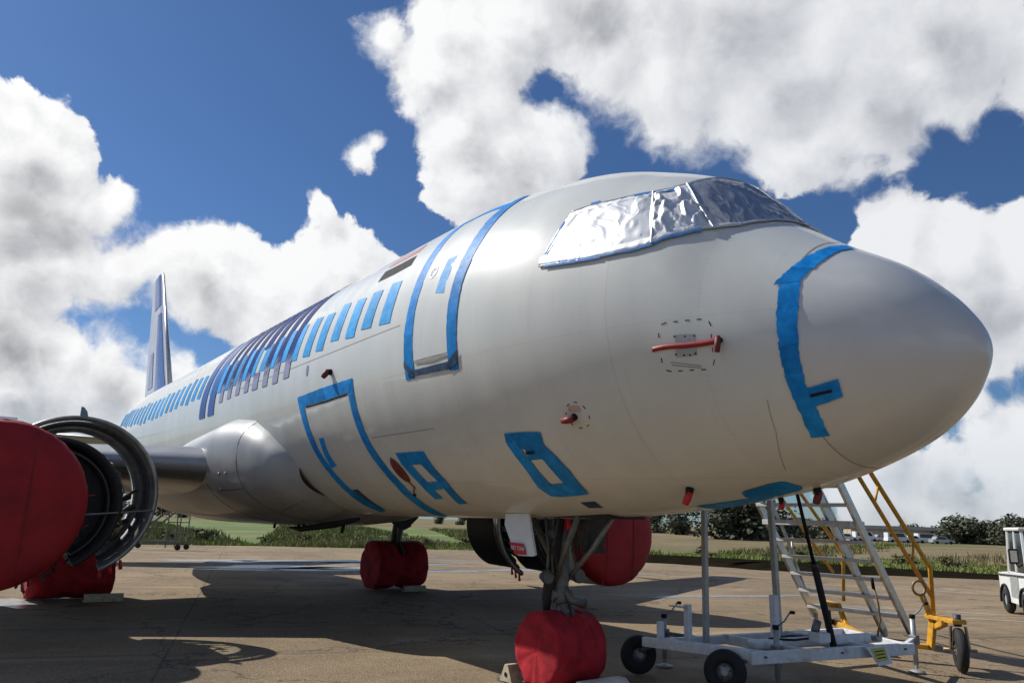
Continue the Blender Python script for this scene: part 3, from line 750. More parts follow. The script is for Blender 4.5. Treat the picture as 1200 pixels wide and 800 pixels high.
# full radome joint and a few frame joints
patch('skin_seam', [(.992, -180 + 7.5 * i) for i in range(49)], [(.984, -180 + 7.5 * i) for i in range(49)], M['seam'], off=.0025, jit=0, wr=0, n=90, mm=2)
for s0, ph in ((5.9, 1.8),):
    patch('skin_seam', [(5.6, 4.5), (9.0, 4.2), (12.0, 4.2)], [(5.6, 4.25), (9.0, 3.95), (12.0, 3.95)], M['seam'], off=.0025, jit=0, wr=0, mm=2)
# probe zone on the nose: plate, dashes, red bar
patch('skin_plate', *DEC['plate'], M['plate'], off=.006, mm=4, jit=0, wr=0)
pb = MB()
for s0, p0 in ((1.775, -8.3), (1.69, -7.2), (1.615, -6), (1.785, -14.4), (1.72, -14), (1.67, -13.4), (1.625, -12.4)):
    pb.grid([[surf(s0 + r * cos(a), p0 + r * 45 * sin(a), .0085) for a in [2 * pi * i / 8 for i in range(9)]] for r in (.0005, .008)])
pb.obj('plate_screws', M['mark'], plane)
b_ = MB(); A, B = DEC['redbar']; n = 12
a, c = resample(A, n), resample(B, n)
rows = []
for i in range(n):
    o = .012 + .012 * (1 if 0 < i < n - 1 else 0)
    e_ = (a[i] - c[i]) * .22
    rows.append([surf(*(a[i] + e_), .003), surf(*(a[i] + e_), o * .5 + .008), surf(*(c[i] - e_), o * .5 + .008), surf(*(c[i] - e_), .003)])
b_.grid(rows); b_.obj('red_bar', mat('red_bar_paint', (.26, .012, .016), .5, var=.15, vscale=20), plane)
for k in DEC:
    if k.startswith('dash'): patch('marking_dash', *DEC[k], M['markred'] if k in ('dash6', 'dash7') else M['mark'], off=.0014, n=3, mm=2, jit=0, wr=0)
    if k.startswith('edash'): patch('marking_dash', *DEC[k], M['mark'], off=.0014, n=3, mm=2, jit=0, wr=0)
for i in range(2):
    patch('stencil_line', [(1.845, -17.3 - i * .9), (1.60, -16.4 - i * .8)], [(1.845, -17.7 - i * .9), (1.60, -16.8 - i * .8)], M['seam'], off=.0014, n=6, mm=2, jit=.002, wr=0)
patch('primer_patch', *DEC['edisc_pink'], mat('pink_primer', (.48, .34, .32), .5), off=.004, jit=.004, wr=0)

def covers(s, ph, d, L=.16, r=.022, label='', body=M['redp'], flag=False):
    """red sleeve over a probe, with its streamer"""
    p0 = surf(s, ph, 0); p1 = surf(s, ph, .06); p2 = p1 + Vector(d) * L
    t = thing('probe_cover', label, 'probe cover', tuple(p0), 'red covers on the nose probes')
    MB().tube([p0, p1], [r * 1.5, r * 1.3], 10).obj('base', M['mark'], t)
    MB().tube([p1 - Vector(d) * .03, p1 + Vector(d) * L * .4, p2], [r * 1.1, r * 1.45, r * 1.1], 12).obj('sleeve', body, t)
    if flag:
        q = p2; b_ = MB(); rows = []
        for i in range(7):
            k = i / 6; w = .028 * (1 + .2 * sin(i * 2.1))
            c = q + Vector((-.05 * k + .012 * sin(5 * k), .02 * sin(4 * k), -.15 * k))
            rows.append([c + Vector((-w, .006 * sin(i), 0)), c + Vector((0, -.008, 0)), c + Vector((w, .01 * cos(i * 2), 0))])
        b_.grid(rows); b_.obj('streamer', body, t)
    return t
covers(1.43, -5.9, (-.05, -.03, -1), .10, .018, 'dark red probe cover hanging at the end of the long red bar on the nose', M['darkred'])
covers(2.95, -33.7, (-.9, -.12, -.05), .12, .024, 'red probe cover inside the small dashed circle on the lower nose', mat('deep_red_cover', (.20, .008, .014), .55, var=.2))
covers(2.352, -68.0, (-.35, -.1, -.8), .11, .026, 'red probe cover pointing down below the nose, left of the two white posts')
covers(1.96, -97, (-.2, -.05, -1), .05, .018, 'red probe cover under the chin beside the blue belly tape')
covers(1.50, -92, (-.4, -.05, -.9), .08, .024, 'dark red probe cover under the chin just above the stair rails', M['darkred'])
covers(7.61, -3.9, (-.5, -.3, -.7), .11, .03, 'dark red drain mast cover just above the cargo door tape', M['darkred'])
# static port shield on the lower side
t = thing('static_port_cover', 'dark red oval static port cover on a cord beside the small blue tape frame', 'port cover', tuple(surf(6.53, -46.6)), 'red covers on the nose probes')
b_ = MB(); rows = []
for k, r in enumerate((.001, .06, .105, .11)):
    rows.append([surf(6.53 + r * 1.05 * cos(a), -46.6 + r * 52 * sin(a), .02 - (.014 if k == 3 else 0)) for a in [2 * pi * i / 20 for i in range(21)]])
b_.grid(rows); b_.obj('shield', M['darkred'], t)
cord = [surf(6.537, -40.5, .01), surf(6.535, -43, .014), surf(6.53, -46.6, .024), surf(6.53, -51, .014), surf(6.53, -55.5, .012), surf(6.66, -57.3, .012), surf(6.74, -59.3, .012)]
MB().tube(cord, .008, 6).obj('cord', M['darkred'], t)
MB().tube([surf(6.74, -59.3, 0), surf(6.74, -59.9, .03)], .02, 8).obj('weight', M['mark'], t)
# oval vent and the little things on the side
b_ = MB(); b_.grid([[surf(8.53 + r * .5 * cos(a), .4 + r * 28 * sin(a), .006) for a in [2 * pi * i / 16 for i in range(17)]] for r in (.001, .085)]); b_.obj('oval_vent', M['plate'], plane)

# blade antennas on the crown
for sx, hgt in ((5.30, .36), (9.8, .3)):
    b_ = MB(); z0 = surf0(sx, 90).z - .02; x0 = OFF - sx
    secs = []
    for k, (dx, ch) in enumerate(((0, .34), (-.06, .25), (-.12, .16))):
        z = z0 + hgt * k / 2; x = x0 + dx
        secs.append([Vector((x, 0, z)), Vector((x - ch * .35, .022, z)), Vector((x - ch, 0, z)), Vector((x - ch * .35, -.022, z))])
    b_.grid(secs, smooth=False, closed=True); b_.f.append(tuple(len(b_.v) - 4 + j for j in range(4))); b_.sm.append(False)
    b_.obj('blade_antenna', M['white'], plane)

# ------------------------------------------------------------------ foil over the windscreen
BOT = [(3.15, 12.4), (2.79, 13.55), (2.469, 15.3), (2.187, 18.4), (2.019, 21.7), (1.812, 30.4), (1.642, 40.7), (1.52, 50), (1.44, 62), (1.40, 76), (1.385, 90)]
TOP = [(2.975, 33.6), (2.765, 36.8), (2.562, 39.5), (2.372, 43), (2.217, 45.8), (2.063, 49), (1.93, 55), (1.86, 64), (1.82, 73), (1.80, 82), (1.79, 90)]
TOP = [(3.0, 33.0), (2.80, 36.8), (2.60, 39.5), (2.41, 43), (2.27, 46), (2.15, 50), (2.08, 56), (2.05, 64), (2.03, 73), (2.02, 82), (2.02, 90)]
def foil_piece(i0, i1, mirror, label, m='foil', amp=1.0):
    B2 = resample(BOT[i0:i1 + 1], 44); T2 = resample(TOP[i0:i1 + 1], 44); rows = []
    for k in range(44):
        r = []
        for j in range(22):
            q = B2[k].lerp(T2[k], j / 21); e = min(k / 4, (43 - k) / 4, j / 3, (21 - j) / 3, 1)
            w = mnoise.noise(Vector((q.x * 6.5 + q.y * .05, q.y * .13 - q.x * 2, 1.7 + i0)))
            w2 = mnoise.noise(Vector((q.x * 19, q.y * .3 + q.x * 6, 5.2)))
            fold = amp * (max(0, 1 - abs(w) * 5) * .032 + .006 * abs(w2)) + .010
            p = surf(q.x, q.y, .006 + e * fold)
            if mirror: p.y = -p.y
            r.append(p)
        rows.append(r)
    b_ = MB(); b_.grid(rows, flip=mirror); o = b_.obj('windscreen_foil', M[m], plane)
    o['label'] = label; return o
foil_piece(0, 4, False, 'bright crumpled silver foil over the aft side cockpit window', 'foil', .38)
foil_piece(4, 6, False, 'creased silver foil over the sliding cockpit window', 'foil', 1.3)
foil_piece(6, 10, False, 'dark reflecting foil sheet over the front windscreen', 'foil2', .55)
foil_piece(0, 6, True, 'silver foil over the far side cockpit windows')
foil_piece(6, 10, True, 'silver foil over the far front windscreen', 'foil2', .25)
for mir in (False, True):
    for L, dd in ((BOT, (0, 3.4)), (TOP, (0, -3.0))):
        rows = []; P = resample(L, 90)
        for pq in P:
            r = []
            for j in range(6):
                a = dd[0] + (dd[1] - dd[0]) * j / 5
                pt = surf(pq.x, min(90, pq.y + a), .012 + .014 * abs(mnoise.noise(Vector((pq.x * 22, pq.y * .5 + pq.x * 9, a)))) + (.006 if 0 < j < 5 else -.006))
                if mir: pt.y = -pt.y
                r.append(pt)
            rows.append(r)
        b_ = MB(); b_.grid(rows, flip=mir); b_.obj('foil_edge', M['foil'], plane)
# black rim of the windscreen edge
for k in ('foil_tapeA', 'foil_tapeB', 'foil_tapeC', 'foil_tapeD', 'foil_tapeE'):
    patch('foil_tape', *DEC[k], M['foiltape'], off=.022)
def rim(L, w, off, n=70, m=None):
    P = resample(L, n); mb_ = MB()
    mb_.tube([surf(p.x, p.y, off) for p in P], w, 6); return mb_.obj('foil_seam', m or M['foil'], plane)
rim(TOP, .008, .016, m=M['foil2']); rim(BOT, .008, .016, m=M['foil2'])
rim([BOT[4], (2.1, 34), TOP[4]], .011, .022); rim([BOT[6], (1.85, 47), TOP[6]], .011, .022)
rim([BOT[10], (1.7, 90), TOP[10]], .010, .02, m=M['foil2'])

# ------------------------------------------------------------------ belly fairing
def lerp_tab(tab, s):
    for i in range(len(tab) - 1):
        if s <= tab[i + 1][0]:
            t = (s - tab[i][0]) / (tab[i + 1][0] - tab[i][0]); t = t * t * (3 - 2 * t) if False else t
            return [tab[i][k] + (tab[i + 1][k] - tab[i][k]) * t for k in range(1, len(tab[0]))]
    return list(tab[-1][1:])
FT = [(9.75, 1.50, 2.05, 3.05), (10.0, 1.86, 1.88, 3.18), (10.4, 2.06, 1.78, 3.48), (11.0, 2.22, 1.70, 3.74), (12.0, 2.40, 1.64, 3.80), (14, 2.48, 1.62, 3.6), (16.5, 2.46, 1.62, 3.3), (18.5, 2.30, 1.70, 3.2), (20.5, 1.95, 1.92, 3.1), (22, 1.2, 2.25, 2.9)]
rows = []
for i in range(90):
    s = 9.75 + (22 - 9.75) * i / 89
    hw, zb, zt = lerp_tab(FT, s); zc = zb + (zt - zb) * .58; r = []
    for j in range(96):
        a = 2 * pi * j / 96; e = 2 / 2.5
        cy = math.copysign(abs(cos(a)) ** e, cos(a)); cz = math.copysign(abs(sin(a)) ** e, sin(a))
        r.append(Vector((-s + OFF, hw * cy, zc + cz * ((zt - zc) if cz > 0 else (zc - zb)))))
    rows.append(r)
b_ = MB(); b_.grid(rows, closed=True); fairing = b_.obj('belly_fairing', M['fairing'], plane)
# seams, vents and drains on the fairing
def fair_pt(s, ang, off=.004):
    hw, zb, zt = lerp_tab(FT, s); zc = zb + (zt - zb) * .58; e = 2 / 2.5
    cy = math.copysign(abs(cos(ang)) ** e, cos(ang)); cz = math.copysign(abs(sin(ang)) ** e, sin(ang))
    return Vector((-s + OFF, -(hw + off) * cy, zc + cz * ((zt - zc + off) if cz > 0 else (zc - zb + off))))
def fair_seam(pts, w=.007):
    MB().tube([fair_pt(*p, .003) for p in pts], w * .55, 5).obj('panel_seam', M['seam2'], fairing)
fair_seam([(10.9, RAD(a)) for a in range(60, -91, -6)])
fair_seam([(10.9 + .2 * i, RAD(-28)) for i in range(6)])
fair_seam([(12.2, RAD(a)) for a in range(-20, -91, -6)])
fair_seam([(9.95 + .12 * i, RAD(-48 - 1.2 * i)) for i in range(9)], .006)
for s0, a0 in ((11.3, -14), (11.55, -14), (11.7, -26)):
    c = fair_pt(s0, RAD(a0)); MB().tube([c, c + Vector((0, -.02, 0))], .022, 8).obj('fairing_fastener', M['alu'], fairing)
for s0 in (10.2, 12.0, 12.25, 13.6):
    MB().tube([(-s0, -.5, 1.70), (-s0 - .04, -.5, 1.56)], [.035, .028], 8).obj('drain_mast', M['mark'], fairing)
b_ = MB(); b_.tube([(-9.4, -.6, 1.80), (-10.2, -.65, 1.70), (-11.6, -.7, 1.585), (-12.2, -.7, 1.6)], [.03, .06, .05, .02], 10); b_.obj('belly_strake', M['mark'], fairing)

# ------------------------------------------------------------------ wings
def naca(t, n=18):
    up = []; lo = []
    for i in range(n + 1):
        x = .5 * (1 - cos(pi * i / n))
        yt = 5 * t * (.2969 * sqrt(x) - .126 * x - .3516 * x * x + .2843 * x ** 3 - .1036 * x ** 4)
        cb = .02 * (1 - (2 * x - 1) ** 2)
        up.append((x, cb + yt)); lo.append((x, cb - yt * .95))
    return list(reversed(up)) + lo[1:-1]
def twist(y): return max(.0, .085 - .010 * max(0, y - 2))
WS = [(1.2, 11.35, 6.9, 2.66, .150), (2.3, 12.05, 6.1, 2.66, .145), (4.2, 13.05, 5.05, 2.70, .128), (6.4, 14.15, 3.95, 2.76, .115), (11, 16.6, 2.75, 2.98, .11), (16.6, 19.45, 1.62, 3.30, .105), (17.0, 19.75, 1.35, 3.34, .10)]
for sg, lab in ((-1, 'near starboard wing seen from below its leading edge'), (1, 'far port wing beyond the fuselage')):
    rows = []
    for (y, s, c, z, t) in WS:
        rows.append([Vector((-(s + x * c), sg * y, z + zz * c - x * c * twist(y))) for x, zz in naca(t)])
    b_ = MB(); b_.grid(rows, closed=True, flip=(sg > 0)); k = len(rows[0])
    b_.f.append(tuple(len(b_.v) - k + j for j in range(k))); b_.sm.append(False)
    w = b_.obj('wing', M['wingp'], plane); w['label'] = lab
    # slat: polished nose sheet, a little proud of the wing
    rows = []
    nn = len(naca(.1))
    for (y, s, c, z, t) in WS[1:]:
        pr = naca(t); m_ = len(pr)
        sel = [p for p in pr if p[0] < .09]
        rows.append([Vector((-(s + x * c) + .006, sg * y, z + zz * c * 1.02)) for x, zz in sel])
    b_ = MB(); b_.grid(rows, flip=(sg > 0)); b_.obj('slat', M['slat'], w)
    # flap track fairings under the wing
    for (y, s, z) in ((6.9, 16.4, 2.55), (10.2, 17.4, 2.72), (13.2, 18.6, 2.88)):
        L = 2.6
        b_ = MB(); b_.tube([(-s, sg * y, z), (-s - .4, sg * y, z - .1), (-s - 1.3, sg * y, z - .14), (-s - 2.2, sg * y, z - .03), (-s - L, sg * y, z + .06)], [.03, .15, .19, .12, .02], 12)
        b_.obj('flap_fairing', M['wingp'], w)
    # wingtip fence
    b_ = MB(); y = 17.0; b_.prism([(-19.75, sg * y, 3.34), (-20.3, sg * y, 4.05), (-21.2, sg * y, 4.08), (-21.15, sg * y, 3.34), (-21.1, sg * y, 2.85), (-20.5, sg * y, 2.85)], (0, sg, 0), .04)
    b_.obj('wingtip_fence', M['white'], w)
    # root strake end cap: the dark slat end against the fairing
    (y, s, c, z, t) = WS[1]
    pr = [p for p in naca(t) if p[0] < .16]
    b_ = MB(); rows = [[Vector((-(s + x * c) + .012, sg * (y + dy), z + zz * c * 1.05)) for x, zz in pr] for dy in (-.0, .035)]
    b_.grid(rows, smooth=False, flip=(sg > 0)); b_.obj('slat_end_seal', M['rubber'], w)

# ------------------------------------------------------------------ fin and tailplane
def flat_surface(secs, ax, t):
    """secs: (span, LE s, chord); ax: function (s, span, thick)->point"""
    rows = []
    for sp, s, c in secs: rows.append([ax(s + x * c, sp, zz * c) for x, zz in naca(t)])
    b_ = MB(); b_.grid(rows, closed=True); k = len(rows[0])
    b_.f.append(tuple(len(b_.v) - k + j for j in range(k))); b_.sm.append(False)
    return b_
finm = [(5.55, 26.2, 6.6), (6.5, 28.1, 4.6), (11.9, 32.4, 2.0), (12.05, 32.6, 1.75)]
fin = flat_surface(finm, lambda s, sp, z: Vector((-s, z - .02, sp)), .10).obj('fin', mat('fin_lilac_grey', (.42, .44, .52), .35, var=.12, vscale=.8, coat=.3), plane)
def fin_patch(name, p, m):
    # p: corners in (fraction of chord, height)
    b_ = MB()
    def at(fr, z):
        for i in range(len(finm) - 1):
            if z <= finm[i + 1][0]:
                k = (z - finm[i][0]) / (finm[i + 1][0] - finm[i][0]); s = finm[i][1] + (finm[i + 1][1] - finm[i][1]) * k; c = finm[i][2] + (finm[i + 1][2] - finm[i][2]) * k
                yt = 5 * .10 * (.2969 * sqrt(fr) - .126 * fr - .3516 * fr * fr + .2843 * fr ** 3 - .1036 * fr ** 4) - .02 * (1 - (2 * fr - 1) ** 2)
                return Vector((-(s + fr * c), -yt * c - .03, z))
        return Vector((0, 0, 0))
    rows = []
    for i in range(9):
        a = i / 8
        rows.append([at(p[0][0] + (p[3][0] - p[0][0]) * a + (p[1][0] - p[0][0] + ((p[2][0] - p[3][0]) - (p[1][0] - p[0][0])) * a) * j / 5, p[0][1] + (p[3][1] - p[0][1]) * a) for j in range(6)])
    b_.grid(rows); b_.obj(name, m, fin)
fin_patch('fin_marking', [(.05, 6.0), (.46, 6.0), (.34, 9.9), (.10, 9.9)], M['navy'])
fin_patch('fin_marking', [(.12, 10.3), (.66, 10.3), (.70, 12.0), (.12, 12.0)], M['navy'])
fin_patch('fin_marking', [(.60, 6.7), (.86, 6.7), (.80, 8.3), (.60, 8.3)], mat('fin_faded', (.30, .35, .50), .5, var=.2, vscale=2))
b_ = MB(); b_.tube([(-28.05, -.02, 6.45), (-32.38, -.02, 11.85)], [.09, .05], 10); b_.obj('leading_edge', M['alu'], fin)
for sg in (-1, 1):
    flat_surface([(.4, 28.9, 3.7), (6.2, 32.4, 1.5)], lambda s, sp, z: Vector((-s, sg * sp, 4.30 + sp * .05 + z)), .09).obj('tailplane', M['wingp'], plane)

# ------------------------------------------------------------------ engines
def engine(ex, ey, ez, r, inb, lab, covlab):
    """ex: inlet lip x; inb: +1/-1 direction in y towards the fuselage"""
    o = (ex, ey, ez); ax = (-1, 0, 0)
    b_ = MB(); b_.lathe([(.30, r * .78), (.06, r * .83), (0, r * .90), (.03, r * .965), (.14, r * 1.0), (.5, r * 1.04), (1.05, r * 1.05), (1.05, r * .98)], o, ax, 72)
    e = b_.obj('engine', M['white'], plane); e['label'] = lab
    b_ = MB(); b_.lathe([(.02, r * .93), (0, r * .905), (.0, r * .90)], o, ax, 48)
    # fan case and accessory core, dark
    b_ = MB(); b_.lathe([(1.05, r * .5), (1.05, r * .88), (1.15, r * .90), (1.2, r * .86), (1.9, r * .86), (1.95, r * .92), (2.05, r * .92), (2.05, r * .55), (2.7, r * .50), (3.4, r * .52), (3.9, r * .42), (4.4, r * .30), (4.9, r * .05)], o, ax, 48)
    b_.obj('fan_case', M['black'], e)
    # plumbing on the core
    for k in range(16):
        a = random.uniform(0, 2 * pi); rr = r * random.uniform(.86, .95); x0 = random.uniform(1.1, 1.9)
        pts = []
        for q in range(6):
            a += random.uniform(.02, .22); x0 += random.uniform(-.02, .16)
            pts.append((ex - x0, ey + rr * cos(a), ez + rr * sin(a)))
        MB().tube(pts, random.uniform(.012, .03), 6).obj('engine_pipe', M['dkgrey'] if k % 3 else M['grey'], e)
    for k in range(5):
        a = RAD(-120 + 28 * k); c = Vector((ex - 1.5, ey + r * .9 * cos(a), ez + r * .9 * sin(a)))
        MB().box(c, (random.uniform(.25, .5), .22, .2), Matrix.Rotation(a, 3, 'X'), .03).obj('accessory_box', M['dkgrey'], e)
    # pylon
    b_ = MB(); zt = ez + r * 1.25
    secs = []
    for (s, w, zb, zz) in ((1.3, .10, ez + r * .8, ez + r * .98), (2.2, .22, ez + r * .5, zt), (3.6, .24, ez + r * .4, zt + .12), (5.2, .18, ez + r * .5, zt + .16), (6.6, .04, ez + r * 1.0, zt + .1)):
        secs.append([Vector((ex - s, ey - w, zb)), Vector((ex - s, ey + w, zb)), Vector((ex - s, ey + w, zz)), Vector((ex - s, ey - w, zz))])
    b_.grid(secs, closed=True, smooth=False); b_.obj('pylon', M['wingp'], e)
    # opened inboard halves: the black inner barrel, then the grey translating ring
    def half(name, cx, cy, cz, R, thick, L, a0, a1, m, n=44):
        rows = []
        for i in range(n + 1):
            a = RAD(a0 + (a1 - a0) * i / n)
            d = Vector((0, inb * cos(a), sin(a)))
            c = Vector((cx, cy, cz)); k = .93 + .07 * sin(pi * min(1, max(0, i / n)))
            th = thick * (.45 + .55 * max(0, cos(a)) + .25 * max(0, -sin(a)))
            ring_ = []
            for (lx, rr) in ((0, R), (.035, R + .03), (.09, R + .03), (L, R + .0), (L, R - th), (.10, R - th), (.05, R - th * .7), (.02, R - th * .35)):
                ring_.append(c + Vector((-lx, 0, 0)) + d * rr)
            rows.append(ring_)
        b2 = MB(); b2.grid(rows, closed=True, flip=(inb > 0)); kk = 8
        b2.f.append(tuple(range(kk))); b2.sm.append(False); b2.f.append(tuple(len(b2.v) - kk + j for j in range(kk))); b2.sm.append(False)
        return b2.obj(name, m, e)
    half('fan_cowl', ex - .80, ey + inb * .70, ez + .02, .96, .13, .9, 108, -62, M['black'])
    b2 = MB(); pts = [Vector((ex - 1.12, ey + inb * (.68 + .90 * cos(RAD(a))), ez + .02 + .90 * sin(RAD(a)))) for a in range(108, -64, -6)]
    b2.prism(pts, (-1, 0, 0), .05); b2.obj('bulkhead', M['black'], e)
    half('fan_liner', ex - .86, ey + inb * .70, ez + .02, .80, .03, .25, 104, -60, M['dkgrey'])
    half('cowl_ring', ex - 1.25, ey + inb * 1.04, ez + .16, 1.20, .09, .12, 140, -64, M['hoop'])
    b2 = MB(); b2.prism([(ex - 1.25, ey + inb * .98, ez + 1.36), (ex - 1.25, ey + inb * 1.10, ez + 1.36), (ex - 1.25, ey + inb * 1.07, ez + 1.46), (ex - 1.25, ey + inb * 1.02, ez + 1.52), (ex - 1.25, ey + inb * .98, ez + 1.53)], (-1, 0, 0), .03); b2.obj('hinge_lug', M['lug'], e)
    half('cowl_ring', ex - 1.40, ey + inb * 1.04, ez + .16, 1.13, .12, .10, 126, -62, M['dkgrey'])
    half('cowl_ring', ex - 1.53, ey + inb * 1.04, ez + .16, 1.07, .17, .10, 120, -60, M['ring'])
    for k in range(26):
        a = RAD(random.uniform(-60, 60)); rr = random.uniform(.82, 1.0); pts = []
        for q in range(5):
            pts.append((ex - 1.42 - .04 * q + random.uniform(-.04, .04), ey + inb * (.86 + rr * cos(a)), ez + .08 + rr * sin(a))); a += random.uniform(.03, .12); rr += random.uniform(-.05, .05)
        MB().tube(pts, random.uniform(.010, .028), 6).obj('engine_pipe', (M['dkgrey'], M['gearp'], M['grey'], M['brass'])[k % 4], e)
    if inb < 0:
        half('reverser_wall', ex - 1.62, ey + inb * 1.04, ez + .16, 1.02, .05, 1.2, 110, -70, M['black'])
        b2 = MB(); pts = [Vector((ex - 2.2, ey + inb * (1.0 + 1.0 * cos(RAD(a))), ez + .16 + 1.0 * sin(RAD(a)))) for a in range(110, -74, -6)]
        b2.prism(pts, (-1, 0, 0), .05); b2.obj('bulkhead', M['black'], e)
        MB().tube([(-12.9, 3.82, 1.80), (-12.88, 3.86, 1.80), (-12.8, 4.0, 1.80), (-12.6, 4.4, 1.82), (-12.3, 5.3, 1.9)], [.03, .13, .19, .20, .20], 18).obj('hinge_fairing', M['grey'], e)
    # webs, struts and hoses in the gap
    for k in range(4):
        a = RAD(-42 + 15 * k)
        p0 = (ex - 1.5, ey + inb * (.72 + .80 * cos(a)), ez + .80 * sin(a)); p1 = (ex - 1.55, ey + inb * (1.04 + .95 * cos(a + .1)), ez + .16 + .95 * sin(a + .1))
        MB().tube([p0, ((p0[0] + p1[0]) / 2 - .05, (p0[1] + p1[1]) / 2, (p0[2] + p1[2]) / 2 - .05), p1], .028 if k % 2 else .045, 7).obj('link_strut', M['dkgrey'], e)
    MB().tube([(ex - .3, ey + inb * .9, ez - .12), (ex - 1.2, ey + inb * 2.2, ez - .02)], .014, 6).obj('hold_open_rod', M['grey'], e)
    for k in range(3):
        c = Vector((ex - 1.3 - .04 * k, ey + inb * (1.85 - .13 * k), ez - .78 - .07 * k))
        MB().tube([c, c + Vector((0, .02, -.14))], [.02, .03], 6).obj('latch', M['redp'], e)
    for k in range(9):
        a = RAD(-85 + 9 * k); c = Vector((ex - 1.1, ey + inb * (.5 + .75 * cos(a)), ez + .95 * sin(a)))
        MB().tube([c, c + Vector((-.05, random.uniform(-.06, .06), -.12)), c + Vector((.03, random.uniform(-.1, .1), -.2))], .018, 6).obj('hose', M['dkgrey'], e)
    # inlet cover: bulging red disc with a skirt
    cv = thing('engine_cover', covlab, 'engine cover', (ex, ey, ez - r), 'red engine inlet covers')
    rows = []; n = 72
    for (t_, rr) in ((-.12, .001), (-.118, .2), (-.105, .45), (-.085, .7), (-.055, .88), (-.02, .975), (.03, 1.012), (.12, 1.03), (.26, 1.035)):
        row = []
        for j in range(n):
            a = 2 * pi * j / n
            w = (.010 * mnoise.noise(Vector((cos(a) * rr * 4, sin(a) * rr * 4, ey))) + (.008 * sin(a * 31) if rr > .95 else 0) * (1 if t_ > .1 else .3))
            row.append(Vector((ex - t_ + w, ey + r * (rr + w) * cos(a), ez + r * (rr + w) * sin(a))))
        rows.append(row)
    b_ = MB(); b_.grid(rows, closed=True, flip=True); b_.obj('canvas_disc', M['redc2'], cv)
    b_ = MB(); b_.lathe([(.235, r * 1.03), (.245, r * 1.05), (.265, r * 1.05), (.27, r * 1.03)], o, ax, 72); b_.obj('hem_band', M['redc'], cv)
    for yy in (-.38, .36):
        zz = sqrt(max(0, .96 ** 2 - yy ** 2)); pts = []
        for j in range(15):
            zf = -zz + 2 * zz * j / 14; rr = sqrt(yy * yy + zf * zf)
            pts.append((ex + .122 - .10 * rr ** 3, ey + yy * r, ez + zf * r))
        MB().tube(pts, .006, 5).obj('seam', M['darkred'], cv)
    c = Vector((ex + .05, ey + inb * r * .45, ez - r * .90)); MB().tube([c, c + Vector((0, inb * .02, -.10)), c + Vector((0, inb * .05, -.13))], [.014, .02, .014], 6).obj('strap', M['darkred'], cv)
    for k in (-14, -38, 8):
        a = RAD(k); c = Vector((ex - .1, ey + inb * r * 1.03 * cos(a), ez + r * 1.03 * sin(a)))
        MB().tube([c, c + Vector((-.1, inb * .10, .02))], .007, 5).obj('tie_cord', M['redc'], cv)
    return e
engine(-9.95, -5.56, 1.85, 1.09, 1, 'near engine with its inboard cowl swung open', 'large red inlet cover on the near engine at the left edge')
engine(-9.95, 5.72, 1.66, 1.06, -1, 'far engine with its inboard cowl swung open', 'red inlet cover on the far engine, partly hidden behind the nose leg')

# ------------------------------------------------------------------ landing gear
def wheel_cover(c, W_, D, lobes, label, sag=.02, seed=1.0, cat='wheel cover', rotz=0.0):
    """red bag over a pair of wheels: axle along y"""
    cv = thing('wheel_cover', label, cat, (c[0], c[1], 0), 'red canvas covers over the wheels')
    n = 64; rows = []; R = D / 2
    prof_ = [(-W_ / 2 + .002, .02), (-W_ / 2, .45), (-W_ / 2 + .0, .84), (-W_ / 2 + .008, .95), (-W_ / 2 + .035, 1.0)]
    m_ = 18
    for i in range(1, m_): 
        y = -W_ / 2 + .09 + (W_ - .18) * i / m_
        dip = (1 - .16 * lobes * math.exp(-(y / (W_ * .10)) ** 2))
        prof_.append((y, dip))
    prof_ += [(-y, r) for y, r in reversed(prof_[:5])]
    for (y, rr) in prof_:
        row = []
        for j in range(n):
            a = 2 * pi * j / n
            dirx, dirz = cos(a), sin(a)
            top = max(0, dirz)
            f = rr * R
            fold = .030 * mnoise.noise(Vector((a * 2.2 + seed, y * 7, seed))) + .014 * abs(mnoise.noise(Vector((dirx * 5, y * 13, seed + 4)))) + (.012 * sin(a * 9 + y * 6 + seed) if dirz < .2 else 0)
            f2 = f + fold * min(1, rr) ** 3
            rad_ = 1.0 if rr > .9 else 1.0
            x, z = dirx * f2, dirz * f2
            if dirz < -.3: z = max(z, -R + .015 + .01 * (1 + sin(a * 7 + y * 9))); x *= 1.03
            flatk = min(1, rr * 1.1) ** 2
            yy = y * (1 + .05 * flatk * mnoise.noise(Vector((a * 1.3, seed, 2)))) + flatk * (.03 * mnoise.noise(Vector((dirx * 3, dirz * 3, seed + y))))
            if rr < .97: yy += min(1, rr * 1.2) * .035 * math.copysign(1, y) * mnoise.noise(Vector((dirx * f2 * 9, dirz * f2 * 2.5, seed * 3)))
            row.append(Vector((c[0] + x * cos(rotz) - yy * sin(rotz), c[1] + yy * cos(rotz) + x * sin(rotz), R + z)))
        rows.append(row)
    b_ = MB(); b_.grid(rows, closed=True); b_.obj('canvas', M['redc'], cv)
    # hem cord near the ground and a flap seam across the top
    for sgn in (-1, 1):
        pts = []
        for j in range(20):
            a = RAD(10 + 160 * j / 19); rr = R * 1.005
            pts.append((c[0] + rr * cos(a), c[1] + sgn * W_ * .25, R + rr * sin(a)))
        MB().tube(pts, .008, 5).obj('seam', M['redc2'], cv)
    return cv
def wheels(parent, x, y0, d, w, gap):
    for sgn in (-1, 1):
        b_ = MB(); R = d / 2 * .95
        b_.lathe([(-w / 2, R * .5), (-w / 2, R * .86), (-w * .38, R * .97), (-w * .2, R), (w * .2, R), (w * .38, R * .97), (w / 2, R * .86), (w / 2, R * .5), (-w / 2, R * .5)], (x, y0 + sgn * gap / 2, d / 2), (0, 1, 0), 36)
        t_ = b_.obj('wheel', M['rubber'], parent)
